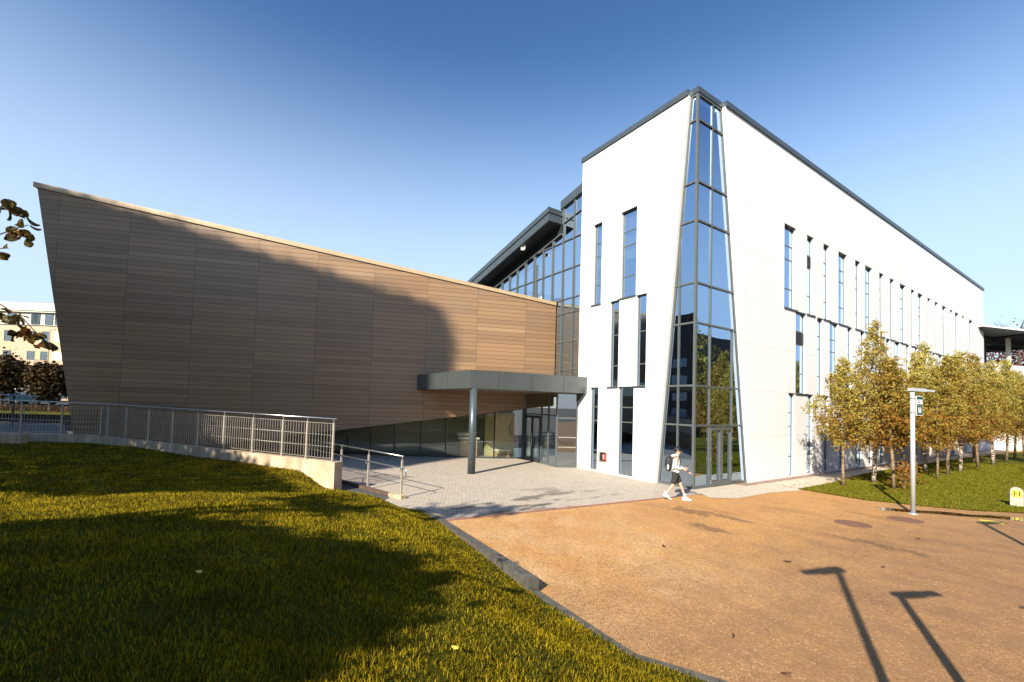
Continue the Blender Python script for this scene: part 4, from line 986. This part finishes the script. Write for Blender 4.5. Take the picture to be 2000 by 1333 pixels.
# leafy twigs reaching in from the left edge, close to the lens
br = thing('overhanging_branch', 'near leafy twigs with curled red-brown leaves hanging in at the left edge', 'branch', far(-60, 560, 3.0))
b0 = Vector(far(-60, 560, 3.0))
mb = MB(); LV = []
def pxp(px, py, dep=2.9): return Vector(far(px, py, dep))-b0
for path in ([(-90, 470), (-20, 455), (0, 458), (30, 447), (55, 440)], [(-90, 430), (-30, 410), (5, 405), (38, 418), (52, 420)], [(-90, 480), (-20, 488), (8, 494)], [(-90, 560), (-10, 588), (22, 608), (45, 622), (72, 652), (100, 675)]):
    pp = [pxp(*p) for p in path]; mb.tube(pp, [.006-.0035*i/(len(pp)-1) for i in range(len(pp))], 5)
mb.build('twig', 'darkbark', br)
def bigleaf(c, s, rr):
    ax = Vector((rr.uniform(-1, 1), rr.uniform(-1, 1), rr.uniform(-1.4, .2))).normalized(); u = ax.cross(Vector((rr.uniform(-1, 1), rr.uniform(-1, 1), rr.uniform(-1, 1)))).normalized(); nn = ax.cross(u)
    rows = []
    for i, (t, w_) in enumerate(((0, .05), (.2, .34), (.45, .46), (.7, .36), (.88, .16), (1, .01))):
        cu = math.sin(t*2.2)*.28
        rows.append([c+ax*s*t-u*s*w_+nn*s*(cu+.20), c+ax*s*t+nn*s*cu, c+ax*s*t+u*s*w_+nn*s*(cu+.16)])
    return rows
lm = MB(); rr = random.Random(5)
for (cx, cy, n, sx, sy) in ((10, 400, 9, 16, 10), (30, 412, 5, 8, 8), (52, 423, 1, 3, 3), (28, 447, 7, 13, 7), (42, 462, 6, 12, 9), (66, 460, 2, 3, 3), (58, 441, 1, 2, 2), (6, 492, 4, 7, 6), (8, 612, 5, 8, 8), (32, 622, 7, 10, 9), (50, 640, 9, 14, 10), (65, 655, 8, 12, 9), (86, 668, 4, 6, 6), (103, 673, 2, 3, 3), (30, 652, 2, 4, 4)):
    for _ in range(n):
        c = pxp(cx+rr.gauss(0, sx*.6), cy+rr.gauss(0, sy*.6), 2.9+rr.uniform(-.08, .08)); rows = bigleaf(c, rr.uniform(.045, .075), rr)
        vs = [v for r_ in rows for v in r_]; fs = []
        for i in range(5):
            for j in range(2): fs.append((i*3+j, i*3+j+1, (i+1)*3+j+1, (i+1)*3+j))
        lm.add(vs, fs)
lm.build('leaves', 'twigleaf', br, fix=False)

# ------------------------------------------------------------------ far left: bank, road, flats, trees, van
bank = [far(-500, 812, 34), far(180, 812, 34), far(180, 780, 60), far(300, 770, 130), far(-800, 770, 130)]
me = D.meshes.new('grass_bank'); zs_ = [1.35, 1.35, 1.75, 1.9, 1.9]
me.from_pydata([(p[0], p[1], z) for p, z in zip(bank, zs_)], [], [(0, 1, 2, 3, 4)]); me.materials.append(M['turf2'])
bo = link(D.objects.new('grass_bank', me)); bo['kind'] = 'structure'
bm = bmesh.new(); bm.from_mesh(me); bmesh.ops.triangulate(bm, faces=bm.faces); bm.to_mesh(me); bm.free()
p1 = far(-400, 786, 50); p2 = far(200, 786, 50)
rdm = MB(); rdm.beam((p1[0], p1[1], 1.80), (p2[0], p2[1], 1.80), 7, .04); rdm.build('road', 'road')['kind'] = 'structure'
# flats
fo = far(0, 785, 72); apt = thing('apartment_block', 'cream brick flats with white top storey behind the trees at far left', 'building', (fo[0], fo[1], 1.8), math.atan2(RIGHT.y, RIGHT.x)+rad(4))
ux = 72/FP                       # metres per photo pixel there
def az(py): return (785-py)*ux*.995
W0, W1 = -34.0, 26.0
b1 = MB(); b1.box((W0, 0, 0), (W1, 12, az(637.5))); b1.build('wall', 'creambrick', apt)
b1 = MB(); b1.box((W0, .05, az(637.4)), (W1, 12, az(612))); b1.build('upper_wall', 'pale', apt)
b1 = MB(); b1.box((W0, -.35, az(612)), (W1, 12, az(594))); b1.box((W0, -.5, az(609)), (W1, -.35, az(606))); b1.build('parapet', 'pale', apt)
b1 = MB(); b1.box((64*ux, 3, az(594)), (64*ux+9, 9, az(573))); b1.build('roof_plant_room', 'white', apt)
b1 = MB(); b1.tube([(W0, .3, az(590)), (W1, .3, az(590))], .03, 5)
for k in range(12): b1.tube([(W0+k*5, .3, az(594)), (W0+k*5, .3, az(590))], .03, 5)
b1.build('roof_rail', 'galv', apt)
def apwin(px0, px1, py0, py1, mat='frame'):
    x0, x1, z0, z1 = px0*ux, px1*ux, az(py1), az(py0); f = MB(); t_ = .07
    f.box((x0, -.06, z0), (x0+t_, .02, z1)); f.box((x1-t_, -.06, z0), (x1, .02, z1)); f.box((x0+t_, -.06, z0), (x1-t_, .02, z0+t_)); f.box((x0+t_, -.06, z1-t_), (x1-t_, .02, z1))
    zm = z0+(z1-z0)*.38; f.box((x0+t_, -.06, zm-.05), (x1-t_, .02, zm+.05)); w_ = f.build('window', 'frame', apt)
    g_ = MB(); g_.box((x0+t_, -.02, z0+t_), (x1-t_, -.01, z1-t_)); g_.build('pane', 'winglass', w_)
M['winglass'] = simple('far_window_glass', (.10, .14, .18), .08, .2, .2, 2, spec=.9)
for k in range(-6, 9):
    xo = k*44
    for (a, b) in ((2, 16), (48, 62), (72, 86)): 
        if k in (0,): apwin(a, b, 614, 635)
    if k != 0: apwin(xo+2, xo+16, 614, 635)
for row in ((649, 670), (689, 706), (727, 745), (762, 782)):
    for k in range(-5, 6):
        for (a, b) in ((-1, 13), (43, 57), (68, 82), (108, 122)):
            if k == 0 or (k != 0 and a in (43,)): apwin(a+k*110 if k else a, b+k*110 if k else b, *row)
    z0, z1 = az(row[1]), az(row[0]); b1 = MB(); b1.box((57.5*ux, -.03, z0), (67.5*ux, .02, z1)); b1.build('olive_panel', 'olivepanel', apt)
    b1 = MB(); b1.box((91*ux, -.03, z0), (107.5*ux, .02, z1)); b1.build('pale_panel', 'pale', apt)
b1 = MB(); b1.box((W0, -.04, az(638.6)), (W1, .0, az(636.8))); b1.build('string_course', 'dark_frame', apt)
# street lamp in front of the flats
q = far(88, 785, 60); slp = thing('street_lamp', 'thin grey street lamp in front of the cream flats', 'street lamp', (q[0], q[1], 1.8))
k6 = 60/FP; b1 = MB(); b1.tube([(0, 0, 0), (0, 0, (785-644)*k6)], [.09, .05], 8); b1.build('pole', 'galv', slp)
b1 = MB(); b1.beam(Vector((0, 0, (785-644)*k6)), RIGHT*.75+Vector((0, 0, (785-643)*k6)), .2, .1); b1.build('lamp_head', 'galv', slp)
# van
q = far(22, 786, 46); van = thing('van', 'white delivery van parked beyond the railing', 'van', (q[0], q[1], 1.86), math.atan2(RIGHT.y, RIGHT.x)+rad(3))
side = [(-2.9, .35), (-2.95, 1.0), (-2.3, 1.25), (-1.75, 2.1), (-1.4, 2.3), (2.3, 2.35), (2.45, 2.2), (2.5, .4)]
b1 = MB(); b1.prism([(u, -.95, z) for u, z in side], (0, 1.9, 0)); vb = b1.build('body', 'vanpaint', van)
bmx = bmesh.new(); bmx.from_mesh(vb.data); bmesh.ops.bevel(bmx, geom=bmx.edges[:], offset=.06, segments=2, affect='EDGES'); bmx.to_mesh(vb.data); bmx.free()
b1 = MB(); b1.prism([(u, -.97, z) for u, z in ((-2.15, 1.3), (-1.65, 2.05), (-.9, 2.05), (-.9, 1.3))], (0, .02, 0)); b1.build('side_window', 'black', van)
b1 = MB(); b1.prism([(-2.36, -.8, 1.28), (-2.36, .8, 1.28), (-1.80, .75, 2.1), (-1.80, -.75, 2.1)], (-.03, 0, .02)); b1.build('windscreen', 'black', van)
for u in (-1.9, 1.5):
    for v in (-.95, .95):
        b1 = MB(); b1.tube([(u, v-.1, .34), (u, v+.1, .34)], .34, 18); ty = b1.build('wheel', 'tyre', van)
        b1 = MB(); b1.tube([(u, v-.115, .34), (u, v+.115, .34)], .18, 14); b1.build('rim', 'galv', ty)
# parked car
q = far(60, 787, 44); car = thing('parked_car', 'dark blue car parked behind the white van', 'car', (q[0], q[1], 1.84), math.atan2(RIGHT.y, RIGHT.x)+rad(3))
M['carpaint'] = simple('car_paint', (.02, .05, .09), .2, .3, .1, 2)
prof = [(-2.1, .3), (-2.1, .8), (-1.2, .95), (-.6, 1.42), (.9, 1.45), (1.6, .98), (2.1, .85), (2.1, .3)]
b1 = MB(); b1.prism([(u, -.85, z) for u, z in prof], (0, 1.7, 0)); vb = b1.build('body', 'carpaint', car)
bmx = bmesh.new(); bmx.from_mesh(vb.data); bmesh.ops.bevel(bmx, geom=bmx.edges[:], offset=.07, segments=2, affect='EDGES'); bmx.to_mesh(vb.data); bmx.free()
b1 = MB(); b1.prism([(u, -.87, z) for u, z in ((-1.0, .98), (-.55, 1.34), (.85, 1.36), (1.35, .98))], (0, .02, 0)); b1.build('side_window', 'winglass', car)
for u in (-1.3, 1.35):
    for v in (-.82, .82):
        b1 = MB(); b1.tube([(u, v-.1, .3), (u, v+.1, .3)], .31, 16); b1.build('wheel', 'tyre', car)
def round_tree(px, pytop, pybot, halfw, dep, label, mat, seed, n, leaf=.28, ground=1.7, zc=None):
    q = far(px, 785, dep); s = dep/FP; z0 = 3.05-(pybot-(792.7+.029*(px-1000)))*s; z1 = 3.05-(pytop-(792.7+.029*(px-1000)))*s
    t = thing('shade_tree', label, 'tree', (q[0], q[1], ground)); r2 = np.random.default_rng(seed); W_ = halfw*s
    ncl = 55; cc = r2.normal(size=(ncl, 3)); cc /= np.linalg.norm(cc, axis=1)[:, None]; cc *= r2.uniform(.45, 1, (ncl, 1))**.6
    cc = cc*np.array([W_, W_, (z1-z0)/2])*.85+np.array([0, 0, (z0+z1)/2-ground])
    pt = cc[r2.integers(0, ncl, n)]+r2.normal(0, 1, (n, 3))*np.array([W_, W_, (z1-z0)/2])*.17
    quads_obj('crown', leaf_quads(pt, leaf), 4, mat, t)
    mb = MB(); limb_tree(mb, (0, 0, 0), (z0+z1)/2-ground+.5, .12, (.1, 0), 8, seed, .4, .3); mb.build('trunk', 'darkbark', t)
round_tree(2, 690, 775, 40, 40, 'dark rust leaved tree at the left edge before the flats', 'darkleaf', 31, 5200)
round_tree(98, 705, 783, 42, 34, 'rounded dark autumn tree against the slanted end of the brown hall', 'darkleaf', 32, 6000, .22)
hed = thing('hedge', 'low yellow-brown hedge beyond the railing at far left', 'hedge', far(-20, 800, 38))
cc = rng.uniform(-1, 1, (5200, 3))*np.array([9, .5, .45]); cq = [RIGHT*float(c[0])+FWD*float(c[1])+Vector((0, 0, float(c[2]))) for c in cc]
quads_obj('foliage', leaf_quads(np.array([tuple(v) for v in cq]), .16), 4, 'rustleaf', hed)

# ------------------------------------------------------------------ far right: low block with flat roof on columns
fb = thing('far_pavilion', 'white walled building with a flat roof on slim columns beyond the long facade', 'building', (-.2, 48.6, 0), math.atan2(.95, .31))
b1 = MB(); b1.box((0, 0, 0), (7.2, 9, 8.7)); b1.build('wall', 'render', fb)
b1 = MB(); b1.box((7.2, .6, 0), (16, 9, 8.68)); b1.build('side_wall', 'pale', fb)
b1 = MB(); b1.box((-1.5, 2, 8.7), (4.2, 9, 11.0)); b1.build('rooftop_glazing', 'winglass', fb)
b1 = MB(); b1.box((-1.5, 1.95, 9.75), (4.25, 2.0, 9.85)); b1.box((-1.5, 1.95, 8.75), (4.25, 2.0, 8.9))
for x in (-1.5, .5, 2.4, 4.15): b1.box((x, 1.93, 8.75), (x+.08, 2.0, 11.0))
b1.build('glazing_frame', 'dark_frame', fb)
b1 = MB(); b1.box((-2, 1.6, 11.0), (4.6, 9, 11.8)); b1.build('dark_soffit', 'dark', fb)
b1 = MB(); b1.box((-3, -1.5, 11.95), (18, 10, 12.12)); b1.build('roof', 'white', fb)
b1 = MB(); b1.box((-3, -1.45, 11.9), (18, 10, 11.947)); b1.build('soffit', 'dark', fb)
b1 = MB()
for k in range(12): b1.box((4.8+k*1.05, -1.3, 11.65), (4.95+k*1.05, 9.5, 11.89))
for yy in (-1.3, 2.5, 6): b1.box((4.6, yy, 11.4), (17.8, yy+.15, 11.66))
b1.build('roof_slats', 'dark', fb)
for x in (5.9, 10.5, 15.2):
    b1 = MB(); b1.tube([(x, 1.0, 8.7), (x, 1.0, 11.8)], .2, 12); b1.build('column', 'pale', fb)
q = far(1985, 760, 85); rt = thing('red_tree', 'dark red leaved tree seen beneath the flat roof at right', 'tree', (q[0], q[1], 0))
cc = rng.normal(0, 1, (6000, 3))*np.array([3.6, 3.6, 2.6])+np.array([0, 0, 14.2]); quads_obj('crown', leaf_quads(cc, .35), 4, 'redtree', rt)
mb = MB(); mb.tube([(0, 0, 0), (0, 0, 11)], [.3, .15], 8); mb.build('trunk', 'darkbark', rt)
q = far(1990, 652, 80); bt = thing('bare_tree', 'bare twiggy treetop above the flat roof at the right edge', 'tree', (q[0], q[1], 0))
mb = MB(); mb.tube([(0, 0, 0), (0, 0, 18.5)], [.35, .15], 8); rr = random.Random(11)
for i in range(60):
    a = rr.uniform(0, 6.28); p = Vector((0, 0, 16.5+rr.uniform(0, 2))); L = rr.uniform(1.5, 3.8); d = Vector((math.cos(a), math.sin(a), rr.uniform(.2, 1.0)))
    q1 = p+d*L*.6; q2 = q1+Vector((d.x+rr.uniform(-.4, .4), d.y+rr.uniform(-.4, .4), d.z+.25))*L*.5; mb.tube([p, q1, q2], [.06, .035, .012], 4)
    for j in range(3): mb.tube([q1, q1+Vector((rr.uniform(-1, 1), rr.uniform(-1, 1), rr.uniform(.2, 1.1)))*L*.35], [.02, .008], 4)
mb.build('trunk', 'darkbark', bt)

# out-of-view blocks mirrored by the glass; the second added to darken its reflections
dkb = thing('dark_block', 'dark brown office block right of the frame, mirrored in the corner glass', 'building', (30, 8, 0))
b1 = MB(); b1.box((0, -12, 0), (14, 60, 15.0)); b1.build('wall', simple('dark_brick', (.05, .042, .035), .8, 0, .2, 1), dkb)
for k in range(10):
    b1 = MB(); b1.box((-.03, -9+k*6.4, 4.5), (0, -6.8+k*6.4, 7.2)); b1.build('window', 'winglass', dkb)
tb = thing('reflection_block', 'unseen dark block behind the lawn, added to darken reflections in the short facade glass', 'building', (-75, -78, 0))
b1 = MB(); b1.box((0, 0, 0), (70, 14, 23)); b1.build('wall', simple('umber_brick', (.07, .05, .04), .85, 0, .2, 1), tb)
for k in range(11):
    for z in (1.5, 5, 8.5, 12):
        b1 = MB(); b1.box((2+k*6.2, 14.0, z), (5.4+k*6.2, 14.04, z+1.8)); b1.build('window', 'winglass', tb)
for i, (x, y, s) in enumerate(((13.5, 17, 1.6), (16, 24, 1.7), (12.5, 27, 1.5), (18, 33, 1.8), (11.8, 12.5, 1.3))):
    t = copy_tree(protos[i % 3]); t.location = (x, y, .02); t.scale = (s, s, s); t['label'] = ('yellow birch outside the frame, mirrored in the glazed corner, number counted from the plaza: ' + ('first', 'second', 'third', 'fourth', 'fifth')[i])

# ------------------------------------------------------------------ person
def skin_mesh(name, verts, edges, radii, mat, parent, sub=2, roots=(0,)):
    me = D.meshes.new(name); me.from_pydata([tuple(v) for v in verts], edges, []); ob = D.objects.new(name, me); COL.objects.link(ob)
    md = ob.modifiers.new('s', 'SKIN'); md.use_smooth_shade = True; md.branch_smoothing = .6
    for i, r_ in enumerate(radii):
        sv = me.skin_vertices[0].data[i]; sv.radius = (r_, r_) if not isinstance(r_, tuple) else r_
        sv.use_root = i in roots
    sd_ = ob.modifiers.new('u', 'SUBSURF'); sd_.levels = sub; sd_.render_levels = sub
    dg = bpy.context.evaluated_depsgraph_get(); dg.update(); nm = D.meshes.new_from_object(ob.evaluated_get(dg))
    D.objects.remove(ob); nm.name = name; nm.materials.clear(); nm.materials.append(M[mat])
    for p in nm.polygons: p.use_smooth = True
    return link(D.objects.new(name, nm), parent)
F = Vector((.79, .61, 0)).normalized(); Lft = Vector((-F.y, F.x, 0)); U = Vector((0, 0, 1))
pf, prr = Vector(G(1340, 979)), Vector(G(1298, 975))          # front and rear feet
PO = (pf+prr)/2; man = thing('person', 'person walking past the glazed corner in white hoodie, black shorts and backpack', 'person', (PO.x, PO.y, .004))
def b(f, l, z): return F*f+Lft*l+U*z
fx = (pf-PO).dot(F); rx_ = (prr-PO).dot(F)
V_ = [b(0, 0, .93), b(.01, 0, 1.10), b(.02, 0, 1.28), b(.03, 0, 1.42), b(.045, 0, 1.50), b(.07, 0, 1.585), b(.085, 0, 1.665),  # pelvis..head
      b(.01, .10, .88), b(.17, .10, .52), b(fx-.04, .09, .13), b(fx+.10, .10, .05),       # left leg forward
      b(-.01, -.10, .88), b(-.08, -.10, .50), b(rx_+.02, -.09, .17), b(rx_+.12, -.09, .06),         # right leg back
      b(.02, .17, 1.40), b(.10, .22, 1.14), b(.36, .16, .99), b(.42, .14, .95),                   # left arm reaching low forward
      b(.02, -.17, 1.40), b(-.03, -.22, 1.14), b(.20, -.14, 1.08), b(.27, -.10, 1.09)]       # right arm holding phone
Ed = [(0,1),(1,2),(2,3),(3,4),(4,5),(5,6),(0,7),(7,8),(8,9),(9,10),(0,11),(11,12),(12,13),(13,14),(3,15),(15,16),(16,17),(17,18),(3,19),(19,20),(20,21),(21,22)]
Rd = [.11, .10, .12, .11, .052, .078, .095, .085, .056, .034, .04, .085, .056, .034, .04, .055, .042, .028, .032, .055, .042, .028, .032]
skin_mesh('body', V_, Ed, Rd, 'skin', man)
def fingers(base, dirv, side, curl, seed):
    vs, es, rs = [], [], []
    palm = [base, base+dirv*.045]; vs += palm; es.append((0, 1)); rs += [.022, .026]
    for i, (o_, L) in enumerate(((-.028, .062), (-.009, .072), (.010, .068), (.028, .055))):
        p0 = base+dirv*.075+side*o_; p1 = p0+dirv*L*.5+curl*.012; p2 = p1+dirv*L*.35+curl*.025
        n0 = len(vs); vs += [p0, p1, p2]; es += [(1, n0), (n0, n0+1), (n0+1, n0+2)]; rs += [.010, .009, .007]
    n0 = len(vs); vs += [base+dirv*.03-side*.035+curl*.01, base+dirv*.06-side*.05+curl*.025]; es += [(0, n0), (n0, n0+1)]; rs += [.011, .009]
    return vs, es, rs
v_, e_, r_ = fingers(b(.42, .14, .95), (F*.9-U*.45).normalized(), Lft, -U, 1); skin_mesh('hand', v_, e_, r_, 'skin', man, 1)
v_, e_, r_ = fingers(b(.27, -.10, 1.09), (F*.9+Lft*.3+U*.1).normalized(), -U, Lft, 2); skin_mesh('hand', v_, e_, r_, 'skin', man, 1)
skin_mesh('hoodie', [b(0, 0, .86), b(.01, 0, 1.10), b(.02, 0, 1.28), b(.03, 0, 1.42), b(.035, 0, 1.49), b(.02, .15, 1.42), b(.10, .225, 1.14), b(.30, .18, 1.02), b(.02, -.15, 1.42), b(-.03, -.225, 1.14), b(.18, -.15, 1.08), b(-.06, 0, 1.52)],
          [(0,1),(1,2),(2,3),(3,4),(3,5),(5,6),(6,7),(3,8),(8,9),(9,10),(4,11)], [(.175, .165), (.165, .155), (.165, .15), .13, .085, .085, .066, .045, .085, .066, .048, .085], 'hoodie', man)
skin_mesh('shorts', [b(0, 0, 1.07), b(0, 0, .92), b(.04, .095, .80), b(.13, .105, .56), b(-.02, -.095, .80), b(-.07, -.105, .53)], [(0,1),(1,2),(2,3),(1,4),(4,5)], [.135, .14, .115, .105, .115, .105], 'shorts', man)
def lathe_ball(c, rx, ry, rz, name, mat, ax=(F, Lft, U), zmin=-1, par=man, tw=0):
    mb = MB(); nr, nc_ = 10, 16; vs = []; fs = []
    for i in range(nr+1):
        th = math.pi*i/nr; zc = max(zmin, math.cos(th))
        for j in range(nc_):
            ph = 2*math.pi*j/nc_; vs.append(c+ax[0]*rx*math.sin(th)*math.cos(ph)+ax[1]*ry*math.sin(th)*math.sin(ph)+ax[2]*rz*zc)
    for i in range(nr):
        for j in range(nc_): fs.append((i*nc_+j, i*nc_+(j+1) % nc_, (i+1)*nc_+(j+1) % nc_, (i+1)*nc_+j))
    mb.add(vs, fs); return mb.build(name, mat, par, smooth=True)
hair = lathe_ball(b(.045, 0, 1.70), .118, .098, .105, 'hair', 'hair', zmin=-.55)
quads_obj('hair_tuft', leaf_quads(np.array([tuple(b(.045+.11*math.cos(a_)*math.cos(e_), .09*math.sin(a_)*math.cos(e_), 1.70+.105*math.sin(e_))) for a_, e_ in zip(rng.uniform(0, 6.28, 160), rng.uniform(.2, 1.5, 160))]), .035), 4, 'hair', hair)
mb = MB(); mb.add([b(.165, -.018, 1.645), b(.165, .018, 1.645), b(.20, 0, 1.63), b(.165, 0, 1.69)], [(0, 2, 3), (2, 1, 3), (0, 1, 2)]); mb.build('nose', 'skin', man)
for s_ in (-1, 1): lathe_ball(b(.165, s_*.035, 1.685), .012, .014, .009, 'eye', 'black'); lathe_ball(b(.07, s_*.095, 1.66), .022, .012, .032, 'ear', 'skin')
lathe_ball(b(.175, 0, 1.61), .010, .024, .007, 'mouth', 'red')
lathe_ball(b(-.06, 0, 1.485), .10, .13, .06, 'hood', 'hoodie')
for (f0, l0, z0, tilt) in ((fx-.04, .09, 0, 0), (rx_+.02, -.09, .05, .45)):
    fa = (F*math.cos(tilt)-U*math.sin(tilt)).normalized(); ua = fa.cross(Lft)*-1
    if ua.z < 0: ua = -ua
    mb = MB(); vs = []; prof = [(-.09, .035, .07), (-.05, .045, .10), (.0, .045, .11), (.07, .045, .085), (.14, .05, .055), (.20, .04, .045), (.225, .015, .03)]
    for (u_, w_, hh_) in prof:
        c0 = b(f0, l0, z0+(.045 if tilt else .0))+fa*u_
        for (sx_, sz_) in ((-1, 0), (-1, .5), (-.5, 1), (.5, 1), (1, .5), (1, 0)): vs.append(c0+Lft*w_*sx_+ua*hh_*sz_)
    fs = [tuple(range(5, -1, -1)), tuple(range(36, 42))]
    for i in range(6):
        for j in range(6): fs.append((i*6+j, i*6+(j+1) % 6, (i+1)*6+(j+1) % 6, (i+1)*6+j))
    mb.add(vs, fs); mb.build('shoe', 'shoe', man, smooth=True)
mb = MB(); mb.tube([b(fx-.045, .09, .08), b(fx-.04, .09, .22)], [.042, .044], 12); mb.build('sock', 'shoe', man, smooth=True)
mb = MB(); mb.tube([b(rx_+.01, -.09, .14), b(rx_+.035, -.09, .28)], [.042, .044], 12); mb.build('sock', 'shoe', man, smooth=True)
pk = lathe_ball(b(-.23, 0, 1.22), .125, .155, .27, 'backpack', 'pack')
for s_ in (-1, 1):
    mb = MB(); mb.tube([b(-.15, s_*.10, 1.44), b(-.02, s_*.125, 1.50), b(.10, s_*.13, 1.44), b(.155, s_*.14, 1.33), b(.12, s_*.17, 1.2), b(-.12, s_*.17, 1.02)], .014, 6); mb.build('strap', 'pack', pk, smooth=True)
lathe_ball(b(-.25, -.145, 1.11), .035, .02, .09, 'bottle', 'white', par=pk)
ph = thing('phone', 'small phone held up in the hand of the walking person', 'phone', (PO.x, PO.y, 0)); mb = MB(); mb.beam(b(.33, -.06, 1.13), b(.39, -.05, 1.22), .07, .009); mb.build('case', 'black', ph)

# ------------------------------------------------------------------ small litter
def small_leaf(px, py, z, mat, s, lb, seed):
    rr = random.Random(seed); p = Vector(G(px, py, z)); mb = MB(); rows = bigleaf(Vector((0, 0, 0)), s, rr); vs = []
    for r0 in rows:
        for v in r0: vs.append((v.x, v.y, abs(v.z)*.4))
    fs = []
    for i in range(5):
        for j in range(2): fs.append((i*3+j, i*3+j+1, (i+1)*3+j+1, (i+1)*3+j))
    mb.add(vs, fs); o = mb.build('fallen_leaf', mat, None, fix=False); o.location = (p.x, p.y, z+.005); tag(o, lb, 'leaf', 'fallen leaves'); return o
M['leafbrown'] = simple('fallen_leaf_brown', (.08, .035, .02), .7, 0, .3, 20); M['leafyellow'] = simple('fallen_leaf_yellow', (.75, .5, .05), .6, 0, .2, 20)
for i, (px, py, s, lb) in enumerate(((1528, 1096, .16, 'dark fallen leaf left of the long lamp shadow, halfway up the plaza'), (1429, 1247, .12, 'dark fallen leaf low on the plaza near its left edge'), (1526, 1316, .13, 'dark fallen leaf at the bottom edge of the plaza'), (1303, 1070, .14, 'dark fallen leaf on the plaza nearer the kerb'), (1795, 1054, .13, 'dark fallen leaf near the manhole covers'), (1723, 1110, .1, 'reddish fallen leaf right of the lamp head shadow'), (1995, 1190, .14, 'dark fallen leaf at the right edge of the plaza'))):
    small_leaf(px, py, .0, 'leafbrown', s, lb, i)
for i, (px, py, lb) in enumerate(((887, 1272, 'yellow leaf lying in the near grass at bottom centre'), (389, 1122, 'yellow leaf lying in the dark grass at left'))):
    z = 1.1
    for _ in range(6): g_ = G(px, py, z); z = float(LH(g_[0], g_[1]))+.07
    small_leaf(px, py, z, 'leafyellow', .075, lb, 30+i)
x, y, r = scatter_view(5200, 15, 44, .8, 26, 52); k = (x > -.2) & (x < 9) & (y > 4.2); x, y = x[k], y[k]; k = rng.uniform(0, 1, len(x)) < np.clip(1.3-np.abs(x-2.9)/3.2, .08, 1); x, y = x[k], y[k]
V4 = leaf_quads(np.stack([x, y, np.full(len(x), .05)], 1), .075, .4); V4[:, :, 2] = .045+(V4[:, :, 2]-.05)*.4
o = quads_obj('birch_litter', V4, 4, 'birch'); tag(o, 'yellow fallen birch leaves strewn on the right lawn and path', 'leaf litter', kind='stuff')
x, y, r = scatter_view(420, 2.5, 24, .9, -52, 38); k = inpoly(x, y, LP); x, y = x[k], y[k]
V4 = leaf_quads(np.stack([x, y, LH(x, y)+.035], 1), .05, .4); o = quads_obj('leaf_scatter', V4, 4, 'twigleaf'); tag(o, 'small brown fallen leaves caught in the left lawn', 'leaf litter', kind='stuff')
M['grit'] = m_leaf('pale_grit', [(.12, .05, .02), (.30, .15, .06), (.55, .33, .16), (.80, .66, .46)], trans=0, seedscale=2)
x, y, r = scatter_view(150000, 3.2, 17, .7, -12, 52); k = (y > -10.85) & (y < 4) & ~inpoly(x, y, PAVE) & (x > .6) & (x < 14); x, y = x[k], y[k]
k = rng.uniform(0, 1, len(x)) < .35+.65*np.clip(np.sin(x*1.7+np.sin(y*1.1)*2)*np.cos(y*1.9-x*.6)+.3, 0, 1); x, y = x[k], y[k]
V4 = leaf_quads(np.stack([x, y, np.full(len(x), .004)], 1), .026, .6); V4[:, :, 2] = .0015+np.abs(V4[:, :, 2]-.004)*.45
o = quads_obj('grit', V4, 4, 'grit'); tag(o, 'pale and dark loose grit on the orange surface', 'grit', kind='stuff')
n = 900; u = rng.uniform(2.2, 9, n); dlt = np.abs(rng.normal(0, .35, n)); x_ = u; y_ = -10.85+dlt+.02
C = np.stack([x_, y_, np.full(n, .006)], 1); V4 = leaf_quads(C, .024); V4[:, :, 2] = .004+np.abs(V4[:, :, 2]-.006)*.25
o = quads_obj('leaf_litter', V4, 4, 'rustleaf'); tag(o, 'reddish leaf crumbs gathered along the kerb', 'leaf litter', kind='stuff')
